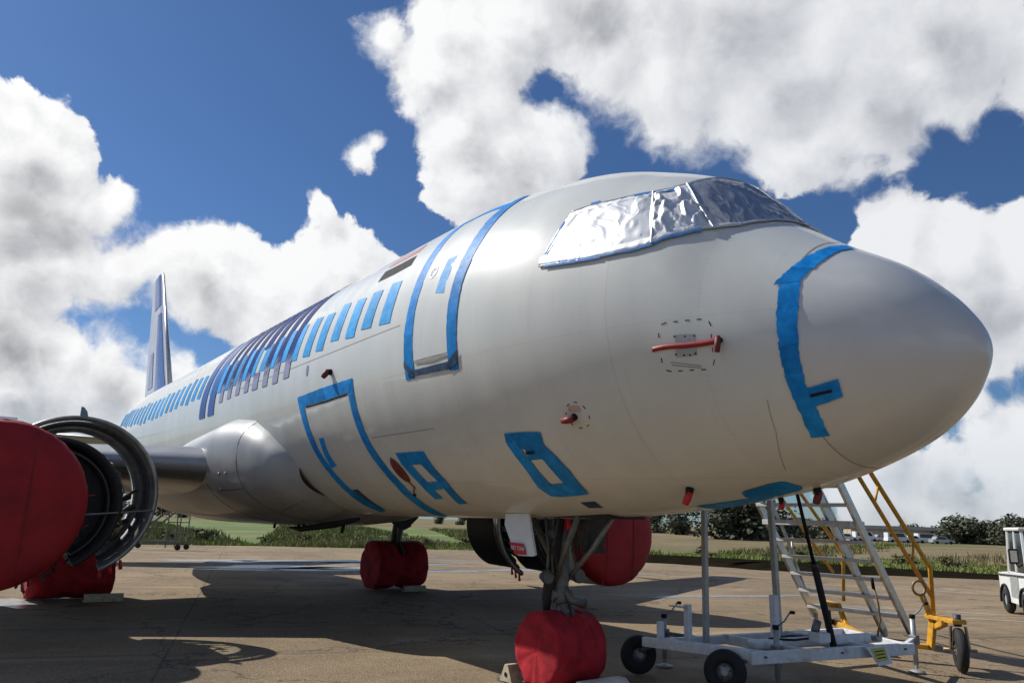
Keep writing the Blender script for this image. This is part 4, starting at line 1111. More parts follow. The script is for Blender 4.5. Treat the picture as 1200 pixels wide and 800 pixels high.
# nose leg
NX = -4.98
ng = MB()
ng.tube([(NX, 0, .42), (NX, 0, .98)], .062, 16); nl = ng.obj('nose_leg', M['grey'], plane)
MB().tube([(NX, 0, .92), (NX, 0, .97), (NX + .01, 0, 1.6), (NX + .02, 0, 2.15)], [.10, .088, .085, .085], 18).obj('strut_body', M['gearp'], nl)
MB().box((NX, 0, .80), (.17, .17, .10), None, .02).obj('steering_collar', M['grey'], nl)
MB().tube([(NX, -.14, 1.02), (NX, .14, 1.02)], .055, 12).obj('steering_actuator', M['gearp'], nl)
MB().tube([(NX + .04, 0, 1.12), (NX + .14, .04, .97), (NX + .16, .20, .93)], [.04, .05, .06], 12).obj('steering_motor', M['gearp'], nl)
MB().tube([(NX + .16, .20, .93), (NX + .16, .225, .927)], .062, 14).obj('motor_cap', M['gearp'], nl)
for sg in (-1, 1):
    MB().bar((NX + .09, sg * .05, .92), (NX + .17, sg * .04, .82), .03, .05).obj('torque_link', M['gearp'], nl)
    MB().bar((NX + .17, sg * .04, .82), (NX + .06, sg * .05, .66), .03, .05).obj('torque_link', M['gearp'], nl)
    MB().tube([(NX, sg * .09, 1.18), (NX + .32, sg * .20, 1.55), (NX + .62, sg * .27, 1.96)], [.028, .034, .036], 10).obj('drag_brace', M['grey'] if sg > 0 else M['gearp'], nl)
    MB().tube([(NX - .05, sg * .1, 1.42), (NX - .35, sg * .22, 1.95)], .04, 10).obj('side_brace', M['gearp'], nl)
MB().tube([(NX + .10, -.10, 1.93), (NX + .02, -.13, 1.50), (NX - .08, -.15, .98), (NX - .12, -.12, .77)], [.055, .07, .065, .03], 12).obj('black_sleeve', M['rubber'], nl)
for (dx, dy, z, r) in ((.03, -.24, 1.225, .085), (.03, .24, 1.225, .085), (.06, -.17, 1.72, .075)):
    b_ = MB(); b_.tube([(NX + dx - .10, dy, z), (NX + dx - .02, dy, z), (NX + dx + .03, dy, z)], [r * .5, r * .95, r], 18); l_ = b_.obj('taxi_light', M['dkgrey'], nl)
    MB().lathe([(.031, .0005), (.033, r * .6), (.030, r * .93)], (NX + dx, dy, z), (1, 0, 0), 18).obj('lamp_glass', M['lens'], l_) if False else MB().lathe([(.033, .0005), (.036, r * .6), (.032, r * .93)], (NX + dx, dy, z), (1, 0, 0), 18).obj('lamp_glass', M['lens'], nl)
b_ = MB()
for i in range(14):
    a = 2 * pi * i / 14; b_.box((NX + .28, .24 + .085 * cos(a), 1.78 + .085 * sin(a)), (.03, .022, .022))
b_.lathe([(-.02, .085), (.02, .085), (.02, .05), (-.02, .05), (-.02, .085)], (NX + .28, .24, 1.78), (1, 0, 0), 20)
b_.obj('gear_wheel', M['grey'], nl)
for k in range(9):
    y = random.uniform(-.25, .25); x = NX + random.uniform(-.15, .3); z = random.uniform(1.2, 1.6)
    MB().tube([(x, y, z), (x + random.uniform(-.08, .08), y * .8, z + .25), (x + random.uniform(-.1, .1), y * .9, 2.0)], random.uniform(.010, .022), 6).obj('hydraulic_line', M['dkgrey'] if k % 2 else M['gearp'], nl)
for (y, z) in ((-.05, 1.83), (.05, 1.8)):
    MB().box((NX + .16, y, z), (.07, .06, .14), None, .01).obj('red_lock', M['redp'], nl)
wheels(nl, NX, 0, .78, .22, .44)
# wheel well: dark recess panel closing the bay
b_ = MB(); b_.box((NX + .25, 0, 1.95), (1.7, .56, .10)); b_.obj('wheel_bay', M['black'], plane)
# aft side doors
def door_panel(name, pts, th, m, nrm):
    b2 = MB(); b2.prism(pts, nrm, th); return b2.obj(name, m, plane)
dsw = door_panel('gear_door', [(-5.50, -.44, 1.93), (-5.04, -.44, 1.94), (-4.82, -.50, 1.475), (-4.86, -.50, 1.46), (-5.12, -.50, 1.455), (-5.20, -.50, 1.47), (-5.50, -.45, 1.80)], .03, M['white'], (0, -1, -.1))
dsw['label'] = 'white nose gear door with a red placard at its lower corner'
plq = MB(); plq.add([(-5.36, -.5365, 1.60), (-5.36, -.536, 1.60), (-5.02, -.5355, 1.565), (-4.94, -.539, 1.462), (-5.17, -.539, 1.462), (-5.25, -.537, 1.50)], [(0, 2, 3, 4, 5)])
pl_pts = [(-5.315, -.5365, 1.60), (-5.04, -.5345, 1.592), (-4.965, -.5405, 1.470), (-5.185, -.5405, 1.465)]
plb = MB(); plb.prism(pl_pts, (0, -1, 0), .004); plac = plb.obj('red_placard', M['redp'], dsw)
tx = bpy.data.curves.new('placard_text', 'FONT'); tx.body = 'NO TOW'; tx.size = .062; tx.extrude = .001; tx.align_x = 'CENTER'; tx.align_y = 'CENTER'
tmp = bpy.data.objects.new('tmp_text', tx); COL.objects.link(tmp)
dg = bpy.context.evaluated_depsgraph_get(); tme = bpy.data.meshes.new_from_object(tmp.evaluated_get(dg)); bpy.data.objects.remove(tmp)
tme.transform(Matrix.Rotation(RAD(90), 4, 'X') @ Matrix.Rotation(RAD(-3), 4, 'Z')); tme.transform(Matrix.Translation((-5.13, -.5478, 1.535)))
tme.materials.clear(); tme.materials.append(M['white']); link_mesh('placard_text', tme, dsw)
d2 = door_panel('gear_door', [(-5.45, .44, 1.93), (-4.95, .44, 1.94), (-4.75, .48, 1.50), (-5.1, .48, 1.48), (-5.45, .45, 1.8)], .03, M['dkgrey'], (0, 1, -.1))
d2['label'] = 'dark far side nose gear door'
MB().prism([(-4.60, .06, 1.92), (-4.60, .42, 1.92), (-4.72, .42, 1.50), (-4.72, .10, 1.50)], (-1, 0, 0), .03).obj('leg_door', M['dkgrey'], plane)
ncov = wheel_cover((NX, 0), .72, .84, .35, 'red canvas cover over the nose wheels, sunlit on its lower left face', seed=2.3)

def main_leg(y, sg, lab):
    x = -16.55
    b_ = MB(); b_.tube([(x, y, .6), (x, y, 1.6)], .10, 16); g_ = b_.obj('main_leg', M['chrome'], plane); g_['label'] = lab
    MB().tube([(x, y, 1.15), (x, y, 1.22), (x + .05, y + sg * .08, 2.0), (x + .08, y + sg * .14, 2.75)], [.17, .15, .15, .16], 16).obj('strut_body', M['dkgrey'], g_)
    MB().tube([(x + .02, y - sg * .1, 1.75), (x + .05, y - sg * 1.3, 2.3)], .07, 12).obj('side_stay', M['dkgrey'], g_)
    MB().bar((x + .2, y, 1.2), (x + .5, y, .95), .05, .08).obj('torque_link', M['gearp'], g_); MB().bar((x + .5, y, .95), (x + .12, y, .65), .05, .08).obj('torque_link', M['gearp'], g_)
    MB().tube([(x + .18, y - .05, 1.1), (x + .2, y - .06, 1.6), (x + .2, y - .05, 2.4)], .03, 8).obj('brake_line', M['grey'], g_)
    b_ = MB(); b_.prism([(x + .34, y + sg * .28, 2.55), (x - .55, y + sg * .28, 2.55), (x - .5, y + sg * .24, 1.75), (x - .1, y + sg * .22, 1.5), (x + .3, y + sg * .24, 1.62)], (0, sg, 0), .04); b_.obj('leg_door', M['dkgrey'], g_)
    b_ = MB(); b_.prism([(x + .36, y - .42, 2.3), (x + .36, y + .50, 2.3), (x + .36, y + .46, 1.86), (x + .36, y + .12, 1.55), (x + .36, y - .08, 1.55), (x + .36, y - .36, 1.72)], (-1, 0, 0), .03); b_.obj('leg_fairing', M['dkgrey'], g_)
    wheels(g_, x, y, 1.15, .42, .93)
main_leg(3.86, 1, 'far main landing gear leg'); main_leg(-3.72, -1, 'near main landing gear leg')
wheel_cover((-16.55, 3.86), 1.42, 1.24, 1.2, 'red canvas cover over the far main wheels, with a gap between its two lobes', seed=5.1)
wheel_cover((-16.55, -3.72), 1.55, 1.26, .25, 'dark red canvas cover over the near main wheels below the open engine', seed=8.7)

def chock(c, L, ang, label, m=M['wood'], w=.20, h=.16, shape='wedge'):
    t = thing('wheel_chock', label, 'chock', (c[0], c[1], 0), 'timber wheel chocks')
    d = Vector((cos(ang), sin(ang), 0)); n = Vector((-d.y, d.x, 0)); C = Vector((c[0], c[1], .003))
    if shape == 'wedge': prof_ = [(-w * .6, 0), (w * .6, 0), (w * .14, h), (-w * .14, h)]
    else: prof_ = [(-w / 2, 0), (w / 2, 0), (w / 2, h * .7), (w * .25, h), (-w * .25, h), (-w / 2, h * .7)]
    poly = [C - d * L / 2 + n * a + Vector((0, 0, z)) for a, z in prof_]
    MB().prism(poly, d, L).obj('block', m, t)
    for e in (-1, 1):
        p0 = C + d * e * (L / 2 + .001) + Vector((0, 0, h * .42))
        MB().tube([p0, p0 + d * e * .006], .026, 10).obj('rope_hole', M['mark'], t)
    return t
chock((-4.40, .12), .62, pi / 2 + .02, 'pale timber chock in front of the nose wheels at the bottom edge', mat('chock_pale', (.60, .58, .50), .7, var=.15, vscale=6, grime=.3), .26, .17, 'round')
chock((-5.52, -.30), .16, pi / 2, 'small pierced wooden chock behind the left nose wheel', shape='wedge', w=.2, h=.19)
chock((-15.80, 4.10), .62, pi / 2, 'timber chock in front of the far main wheels', M['wood'], .18, .14)
chock((-15.75, -3.15), .72, pi / 2, 'timber chock in front of the near main wheels', M['wood'], .2, .15)

# ------------------------------------------------------------------ white trolley with two posts
tr = thing('support_trolley', 'white wheeled support trolley with two upright posts below the nose', 'trolley', (-4.1, 3.0, 0))
Z = .42
P = M['whitep']
def bar(name, a, b2, w, h, m, par, bev=.006): return MB().bar(a, b2, w, h, bev).obj(name, m, par)
bar('end_beam', (-4.95, 1.33, Z), (-3.66, 1.74, Z), .07, .11, P, tr)
bar('end_beam', (-4.82, 1.62, Z - .01), (-3.62, 1.98, Z - .01), .05, .09, P, tr)
bar('side_beam', (-3.64, 1.72, Z - .03), (-3.12, 4.40, Z - .03), .08, .135, P, tr)
bar('side_beam', (-4.86, 1.45, Z - .02), (-4.40, 5.0, Z - .02), .08, .11, P, tr)
bar('end_beam', (-4.40, 4.95, Z - .02), (-3.15, 4.36, Z - .03), .07, .11, P, tr)
bar('cross_member', (-4.70, 2.60, Z - .01), (-3.33, 2.50, Z - .01), .07, .12, P, tr)
bar('cross_member', (-4.55, 3.75, Z - .01), (-3.22, 3.6, Z - .01), .07, .12, P, tr)
bar('post', (-4.52, 2.02, Z), (-4.50, 2.03, 2.08), .065, .065, M['alud'], tr)
bar('post', (-4.08, 2.93, Z), (-4.10, 2.90, 2.22), .07, .07, M['alud'], tr)
MB().tube([(-4.50, 2.03, 2.06), (-4.50, 2.03, 2.10)], [.045, .04], 12).obj('post_cap', M['white'], tr)
bar('socket', (-4.62, 1.80, Z), (-4.62, 1.80, .88), .075, .075, P, tr)
bar('socket', (-4.83, 1.52, Z), (-4.83, 1.52, .66), .07, .07, P, tr)
bar('socket', (-4.02, 2.76, Z - .1), (-4.02, 2.76, 1.02), .085, .085, P, tr)
MB().prism([(-4.70, 1.70, .855), (-4.56, 1.70, .855), (-4.56, 1.64, .845), (-4.80, 1.64, .845)], (0, 0, 1), .012).obj('catch_plate', M['alud'], tr)
bar('drawbar', (-4.05, 2.3, Z + .02), (-3.45, 4.15, Z + .08), .22, .10, P, tr, .03)
def jwheel(x, y, R, w, axis, par, m=M['rubber']):
    b_ = MB(); b_.lathe([(-w / 2, R * .42), (-w / 2, R * .80), (-w * .36, R * .95), (-w * .15, R), (w * .15, R), (w * .36, R * .95), (w / 2, R * .80), (w / 2, R * .42), (-w / 2, R * .42)], (x, y, R), axis, 40)
    o = b_.obj('wheel', m, par)
    MB().lathe([(-w * .45, .001), (-w * .46, R * .12), (-w * .40, R * .2), (-w * .33, R * .44), (w * .33, R * .44), (w * .40, R * .2), (w * .46, R * .12), (w * .45, .001)], (x, y, R), axis, 24).obj('rim', M['grey'], o)
    MB().tube([Vector((x, y, R)) - Vector(axis) * w * .62, Vector((x, y, R)) + Vector(axis) * w * .62], .035, 10).obj('hub', M['alud'], o)
    for k in range(5):
        a = 2 * pi * k / 5; ax_ = Vector(axis); u = Vector((0, 0, 1)); v = ax_.cross(u)
        c = Vector((x, y, R)) + (u * cos(a) + v * sin(a)) * R * .28
        MB().tube([c - ax_ * w * .47, c + ax_ * w * .47], .012, 6).obj('wheel_bolt', M['dkgrey'], o)
    return o
jwheel(-5.12, 1.42, .235, .13, Vector((.9, -.43, 0)).normalized(), tr)
jwheel(-3.82, 1.50, .24, .14, Vector((.55, -.83, 0)).normalized(), tr)
MB().tube([(-5.18, 1.42, .24), (-4.9, 1.40, .36)], .03, 8).obj('axle', M['gearp'], tr)
MB().tube([(-3.82, 1.50, .24), (-3.70, 1.72, .36)], .03, 8).obj('axle', M['gearp'], tr)
def jack(x, y, top, lab, crank=True):
    j = MB().tube([(x, y, .10), (x, y, top)], .035, 12).obj('jack_leg', M['alud'], tr)
    MB().tube([(x, y, .05), (x, y, .30)], .026, 10).obj('jack_tube', M['alu'], j)
    MB().lathe([(0, .001), (0, .11), (.012, .11), (.03, .04), (.03, .001)], (x, y, .002), (0, 0, 1), 20).obj('foot_plate', M['alud'], j)
    MB().tube([(x, y, top), (x, y, top + .05)], .04, 10).obj('jack_cap', M['mark'], j)
    if crank:
        MB().tube([(x, y, top + .02), (x + .06, y + .10, top + .10), (x + .10, y + .16, top + .20)], .010, 6).obj('crank', M['grey'], j)
        MB().tube([(x + .10, y + .16, top + .20), (x + .14, y + .20, top + .20)], .020, 8).obj('crank_grip', M['mark'], j)
    MB().box((x, y, Z), (.11, .11, .12), None, .01).obj('jack_bracket', M['grey'], j)
jack(-3.72, 2.35, .66, 'a'); jack(-5.35, 2.15, .62, 'b', True); jack(-3.42, 5.05, .70, 'c')
MB().bar((-5.35, 2.15, Z), (-4.75, 2.25, Z), .05, .05).obj('jack_arm', M['gearp'], tr)
MB().bar((-3.42, 5.0, Z), (-3.2, 4.35, Z), .05, .05).obj('jack_arm', P, tr)
# winch and hand brake
MB().box((-3.52, 2.95, Z + .14), (.18, .22, .12), None, .02).obj('winch', P, tr)
MB().tube([(-3.58, 2.95, Z + .2), (-3.58, 3.02, Z + .32)], .05, 12).obj('winch_motor', M['grey'], tr)
MB().tube([(-3.38, 4.02, Z + .06), (-3.36, 4.10, Z + .30), (-3.34, 4.05, Z + .52), (-3.36, 4.00, Z + .74)], [.014, .014, .012, .012], 8).obj('brake_lever', M['brass'], tr)
MB().tube([(-3.36, 4.00, Z + .70), (-3.365, 3.98, Z + .84)], .022, 8).obj('lever_grip', M['mark'], tr)
MB().box((-3.38, 4.0, Z + .09), (.10, .14, .06), None, .01).obj('lever_base', M['grey'], tr)
MB().tube([(-3.55, 2.95, .56), (-3.7, 2.7, .52), (-4.0, 2.6, .50), (-4.05, 3.1, .50), (-3.8, 3.6, .49), (-3.45, 3.9, .50)], .014, 8).obj('hydraulic_hose', M['rubber'], tr)
for yy in (1.9, 2.5, 3.1, 3.7, 4.2):
    MB().tube([(-3.615 + .1935 * (yy - 1.72) * .999 + .0, yy, .40), (-3.575 + .194 * (yy - 1.72), yy, .40)], .014, 6).obj('bolt', M['gearp'], tr)
# yellow placard on a bent white plate
q0 = Vector((-3.215, 3.42, 0)); dirn = Vector((.1027, .9947, 0)).normalized(); nrm_ = Vector((.9947, -.1027, 0))
plate = [q0 + Vector((0, 0, Z + .04)), q0 + dirn * .42 + Vector((0, 0, Z + .05)), q0 + dirn * .40 + nrm_ * .07 + Vector((0, 0, Z - .16)), q0 + dirn * .12 + nrm_ * .07 + Vector((0, 0, Z - .17))]
MB().prism([p + nrm_ * .015 for p in plate], nrm_, .008).obj('sign_plate', M['whitep'], tr)
pl2 = [plate[0].lerp(plate[1], .18).lerp(plate[3], .1), plate[0].lerp(plate[1], .80).lerp(plate[2], .1), plate[3].lerp(plate[2], .72).lerp(plate[1], .22), plate[3].lerp(plate[2], .10).lerp(plate[0], .20)]
lab_ = MB().prism([p + nrm_ * .026 for p in pl2], nrm_, .003).obj('yellow_placard', M['ylabel'], tr)
b_ = MB()
for k in (.25, .5, .75):
    a, c = pl2[0].lerp(pl2[3], k), pl2[1].lerp(pl2[2], k)
    b_.bar(a.lerp(c, .15) + nrm_ * .0305, a.lerp(c, .85) + nrm_ * .0305, .004, .012)
b_.obj('placard_text_lines', M['mark'], tr)
# black gas strut leaning on the trolley
gs = thing('gas_strut', 'black telescopic strut leaning from the white trolley up to the chin', 'strut', (-3.55, 3.15, Z))
MB().tube([(-3.50, 3.22, Z), (-3.32, 2.62, 1.42)], .042, 12).obj('outer_tube', M['rubber'], gs)
MB().tube([(-3.32, 2.62, 1.42), (-3.14, 2.05, 2.33)], .022, 10).obj('inner_rod', M['mark'], gs)
MB().tube([(-3.325, 2.64, 1.40), (-3.31, 2.60, 1.46)], .048, 12).obj('collar', M['dkgrey'], gs)

# ------------------------------------------------------------------ yellow and aluminium access stairs
sr = thing('access_stairs', 'tall aluminium access stairs on a yellow wheeled base, leaning up beyond the nose', 'stairs', (-5.2, 7.0, 0))
M['tread'] = mat('worn_tread_metal', (.58, .58, .56), .5, metal=.2, var=.1, vscale=8, grime=.3)
A_ = M['alu']; Y_ = M['yellow']
def st_pt(x, t, foot=(8.0, .12), top=(4.4, 4.75)): return Vector((x, foot[0] + (top[0] - foot[0]) * t, foot[1] + (top[1] - foot[1]) * t))
XR, XM, XL = -4.95, -5.45, -6.75
for x, t0, t1 in ((XR, 0.0, 1.0), (XM, 0.0, 1.0), (XL, .03, 1.0)):
    a, c = st_pt(x, t0), st_pt(x, t1); bar('stringer', a, c, .06, .15, A_, sr)
    MB().box(a + Vector((0, .0, -.03)), (.09, .12, .14), None, .02).obj('foot', M['alud'], sr)
nst = 15
for k in range(1, nst):
    t = k / nst; p0, p1 = st_pt(XL, t), st_pt(XR, t)
    b_ = MB(); b_.box(((XL + XR) / 2, p0.y, p0.z), (XR - XL - .05, .30 if k != 6 else .45, .055 if k != 6 else .09), None, .004); b_.obj('tread', M['tread'], sr)
# bent handrail
hr = [st_pt(XM, .03) + Vector((.0, .0, .0)), st_pt(XM, .27) + Vector((-.1, .0, .42)), st_pt(XM, .42) + Vector((-.16, 0, .55)), st_pt(XM, .50) + Vector((-.2, .0, .95)), st_pt(XM, .85) + Vector((-.2, 0, 1.15))]
MB().tube(hr, .03, 10).obj('handrail', A_, sr)
hr = [st_pt(XL, .05), st_pt(XL, .25) + Vector((0, 0, .45)), st_pt(XL, .9) + Vector((0, 0, .9))]
MB().tube(hr, .028, 10).obj('handrail', M['alud'], sr)
for t in (.2, .5, .8): MB().tube([st_pt(XL, t), st_pt(XL, t) + Vector((0, 0, .62))], .02, 8).obj('baluster', M['alud'], sr)
# back frame
for x in (XR, XL):
    bar('back_leg', (x, 4.6, .2), (x, 4.5, 4.6), .06, .06, M['alud'], sr) if False else None
MB().box((-5.85, 4.05, 4.78), (1.95, .9, .06), None, .01).obj('platform', M['alud'], sr)
for x in (XR + .1, XL - .1):
    MB().tube([(x, 4.45, 4.78), (x, 4.45, 5.5), (x, 3.65, 5.5), (x, 3.65, 4.78)], .025, 8).obj('guard_rail', Y_, sr)
# yellow rails and base
def yr(x, y0, z0, y1, z1, r=.03): return MB().tube([(x, y0, z0), (x, y1, z1)], r, 10)
ya = [(-3.60, 6.02, .48), (-3.60, 6.07, 1.35), (-3.60, 4.55, 2.71), (-3.60, 3.2, 3.92), (-3.9, 3.05, 4.8)]
MB().tube(ya, .034, 10).obj('yellow_rail', Y_, sr)
yb = [(-3.60, 6.02, .95), (-3.60, 4.20, 2.66), (-3.60, 2.95, 3.84)]
MB().tube(yb, .030, 10).obj('yellow_rail', Y_, sr)
for k in range(3):
    t = .15 + .3 * k
    MB().tube([Vector(ya[1]).lerp(Vector(ya[3]), t), Vector(yb[0]).lerp(Vector(yb[2]), t)], .018, 8).obj('baluster', Y_, sr)
XF = -6.55
yc = [(XF, 8.6, .5), (XF, 8.7, 1.4), (XF, 7.1, 2.75), (XF, 5.6, 4.1)]
MB().tube(yc, .034, 10).obj('yellow_rail', Y_, sr)
MB().tube([(XF, 8.3, 1.05), (XF, 6.5, 2.62), (XF, 5.2, 3.75)], .030, 10).obj('yellow_rail', Y_, sr)
# base beams
MB().bar((-3.62, 6.10, .50), (-3.28, 5.66, .62), .09, .08, .01).obj('base_arm', Y_, sr)
MB().bar((-3.70, 6.06, .20), (-3.60, 6.0, .60), .06, .13, .01).obj('base_upright', Y_, sr)
MB().bar((-3.72, 6.05, .22), (-4.45, 5.70, .22), .16, .07, .01).obj('base_arm', Y_, sr)
MB().bar((-4.40, 5.95, .16), (-6.6, 8.2, .16), .10, .10, .01).obj('base_beam', Y_, sr)
MB().bar((-3.65, 6.05, .66), (-3.05, 5.62, .66), .20, .06, .01).obj('caster_arm', Y_, sr)
for sgn in (-1, 1):
    MB().bar((-3.10 + sgn * .075, 5.66 + sgn * .055, .60), (-3.10 + sgn * .095, 5.66 + sgn * .07, .28), .05, .02).obj('caster_fork', M['brass'], sr)
MB().tube([(-3.10, 5.66, .60), (-3.10, 5.66, .76)], .05, 12).obj('caster_pin', M['dkgrey'], sr)
MB().tube([(-3.27, 5.54, .29), (-2.93, 5.78, .29)], .022, 8).obj('axle', M['brass'], sr)
jwheel(-3.10, 5.66, .29, .13, Vector((.82, .57, 0)).normalized(), sr)
MB().bar((-6.70, 8.15, .46), (-6.2, 7.70, .46), .16, .14, .01).obj('caster_arm', Y_, sr)
MB().bar((-6.15, 7.75, .50), (-5.85, 7.50, .12), .06, .12, .01).obj('base_arm', Y_, sr)
jwheel(-6.45, 7.85, .22, .11, Vector((.82, .57, 0)).normalized(), sr)
# tow bar with eye, folded up
MB().bar((-3.60, 6.02, .56), (-3.60, 5.74, .98), .07, .06, .01).obj('tow_bar', Y_, sr)
b_ = MB(); c = Vector((-3.60, 5.68, 1.07)); pts = []
for i in range(17):
    a = 2 * pi * i / 16; pts.append(c + Vector((.09 * cos(a) * .7, .09 * cos(a) * .7, .10 * sin(a))))
b_.tube(pts, .02, 8); b_.obj('tow_eye', M['brass'], sr)
MB().tube([(-3.58, 5.75, .98), (-3.54, 5.72, .86), (-3.54, 5.80, .74), (-3.58, 5.92, .74)], .012, 6).obj('safety_chain', M['brass'], sr)

# ------------------------------------------------------------------ white utility cart at the right edge
cart = thing('utility_cart', 'small white utility cart with wing mirror cut off by the right edge', 'cart', (-6.2, 16.4, 0))
CY = Vector((-6.35, 16.5, 0)); cang = RAD(-55) ; fx = Vector((cos(cang), sin(cang), 0)); lx = Vector((-fx.y, fx.x, 0))
CY = Vector((-5.62, 14.5, 0))
def cp(f, l, z): return CY + fx * f + lx * (l) + Vector((0, 0, z))
rotc = Matrix((fx, lx, Vector((0, 0, 1)))).transposed()
# near left edge of cart is lx-negative side?  l grows to the right of the picture
sgnl = 1 if lx.dot(Vector((r2.x, r2.y, 0))) > 0 else -1
def cq(f, l, z): return CY + fx * f + lx * (sgnl * l) + Vector((0, 0, z))
WD = 1.35
body = MB()
body.prism([cq(.55, .04, .28), cq(.62, .06, .95), cq(.35, .05, 1.02), cq(-.9, .05, 1.02), cq(-2.0, .05, .95), cq(-2.0, .05, .28)], lx * sgnl, WD - .1)
body.obj('body', M['white'], cart)
for l0 in (0.02, WD - .02 - .08):
    MB().bar(cq(.40, l0 + .04, .98), cq(.12, l0 + .10, 1.98), .07, .07, .01).obj('front_pillar', M['white'], cart)
    MB().bar(cq(-1.0, l0 + .04, .98), cq(-.95, l0 + .08, 1.98), .07, .07, .01).obj('rear_pillar', M['white'], cart)
for l0 in (.05, WD - .062):
    MB().prism([cq(-.96, l0, 1.04), cq(.30, l0, 1.04), cq(.10, l0 + (.04 if l0 < .5 else -.04), 1.93), cq(-.93, l0 + (.04 if l0 < .5 else -.04), 1.93)], lx * sgnl, .012).obj('side_window', M['glass'], cart)
    MB().bar(cq(-.36, l0, 1.02), cq(-.38, l0 + (.04 if l0 < .5 else -.04), 1.97), .05, .05, .01).obj('door_pillar', M['white'], cart)
MB().prism([cq(-.985, .10, 1.04), cq(-.985, WD - .10, 1.04), cq(-.955, WD - .13, 1.93), cq(-.955, .13, 1.93)], -fx, .012).obj('rear_window', M['glass'], cart)
MB().box(cq(-.42, WD / 2, 2.02), (1.25, WD - .06, .08), rotc, .03).obj('roof', M['white'], cart)
MB().prism([cq(.375, .13, 1.06), cq(.375, WD - .13, 1.06), cq(.125, WD - .17, 1.94), cq(.125, .17, 1.94)], fx, .012).obj('windscreen', M['glass'], cart)
MB().prism([cq(.395, .08, 1.02), cq(.395, WD - .08, 1.02), cq(.395, WD - .08, 1.08), cq(.395, .08, 1.08)], fx, .02).obj('wiper_cowl', M['mark'], cart)
b_ = MB()
for k in range(5): b_.bar(cq(.61 + .01, .30, .62 + .06 * k), cq(.61 + .01, WD - .30, .62 + .06 * k), .02, .025)
b_.obj('grille', M['mark'], cart)
for l0 in (.19, WD - .19):
    MB().lathe([(0, .001), (.02, .05), (.012, .085), (0, .09)], cq(.60, l0, .75), fx, 18).obj('headlight', M['lens'], cart)
MB().bar(cq(.66, .08, .40), cq(.66, WD - .08, .40), .06, .16, .02).obj('bumper', M['dkgrey'], cart)
MB().tube([cq(.15, .06, 1.22), cq(.22, -.04, 1.16), cq(.24, -.10, 1.24)], .016, 8).obj('mirror_arm', M['mark'], cart)
mr = MB(); mr.box(cq(.24, -.13, 1.40), (.06, .20, .34), rotc, .05); mm_ = mr.obj('wing_mirror', M['mark'], cart)
MB().box(cq(.275, -.13, 1.40), (.006, .14, .26), rotc, .003).obj('mirror_glass', M['chrome'], mm_)
for (f0, l0) in ((.12, .10), (.12, WD - .10), (-1.5, .10), (-1.5, WD - .10)):
    b_ = MB(); R = .30; w = .17; c = cq(f0, l0, R)
    b_.lathe([(-w / 2, R * .5), (-w / 2, R * .85), (-w * .3, R), (w * .3, R), (w / 2, R * .85), (w / 2, R * .5), (-w / 2, R * .5)], c, lx, 28); o = b_.obj('wheel', M['rubber'], cart)
    MB().lathe([(-w * .4, .001), (-w * .42, R * .3), (-w * .3, R * .52), (w * .3, R * .52), (w * .42, R * .3), (w * .4, .001)], c, lx, 20).obj('rim', M['alud'], o)
    # dark wheel arch rim
    pts = [cq(f0 + .37 * cos(RAD(a)), l0 - (.075 if l0 < .5 else -.075), .30 + .37 * sin(RAD(a))) for a in range(-10, 191, 20)]
    MB().tube(pts, .035, 6).obj('wheel_arch', M['mark'], cart)
MB().box(cq(-.55, WD / 2, .98), (.5, WD - .3, .5), rotc, .06).obj('seat', M['mark'], cart)
MB().prism([cq(-.95, .045, .42), cq(-.30, .045, .42), cq(-.30, .045, .92), cq(-.95, .045, .92)], lx * -sgnl, .012).obj('side_panel', M['alud'], cart)
MB().prism([cq(-1.95, .045, .88), cq(.3, .045, .93), cq(.3, .045, .97), cq(-1.95, .045, .92)], lx * -sgnl, .02).obj('rub_strip', M['dkgrey'], cart)
MB().tube([cq(-.42, WD / 2, 2.06), cq(-.42, WD / 2, 2.16)], [.07, .06], 12).obj('beacon', M['yellow'], cart)

# ------------------------------------------------------------------ verge, field, bushes, trees
def blades(name, n, area, h0, h1, w, m, label, cat, z=-.03, seed=1, clump=1):
    rnd = random.Random(seed); vs = []; fs = []
    for i in range(n):
        p = area(rnd)
        if p is None: continue
        for c in range(clump):
            x = p[0] + rnd.gauss(0, .10) * (clump > 1); y = p[1] + rnd.gauss(0, .10) * (clump > 1)
            h = rnd.uniform(h0, h1) * p[2]; a = rnd.uniform(0, 2 * pi); ww = w * rnd.uniform(.6, 1.4)
            dx, dy = cos(a) * ww, sin(a) * ww; tx_, ty_ = rnd.gauss(0, .22) * h, rnd.gauss(0, .22) * h
            o = len(vs)
            vs += [(x - dx, y - dy, z), (x + dx, y + dy, z), (x + dx * .6 + tx_ * .4, y + dy * .6 + ty_ * .4, z + h * .6), (x + tx_, y + ty_, z + h)]
            fs.append((o, o + 1, o + 2)); fs.append((o, o + 2, o + 3))
    me = bpy.data.meshes.new(name); me.from_pydata(vs, [], fs); me.materials.append(m); me.update()
    o = bpy.data.objects.new(name, me); COL.objects.link(o); return tag(o, label, cat, kind='stuff')
def verge_area(t0, t1, d0, d1, dens=None, tall=True):
    def f(r):
        t = r.uniform(t0, t1); d = d0 + (d1 - d0) * r.random() ** 1.3
        p, nrm = edge_pt(t); p = p + nrm * d
        k = mnoise.noise(Vector((p.x * .13, p.y * .13, 1.0))) + .5 * mnoise.noise(Vector((p.x * .5, p.y * .5, 4.0)))
        if dens is not None and k < dens: return None
        return (p.x, p.y, (.75 + .9 * max(-.4, k)) )
    return f
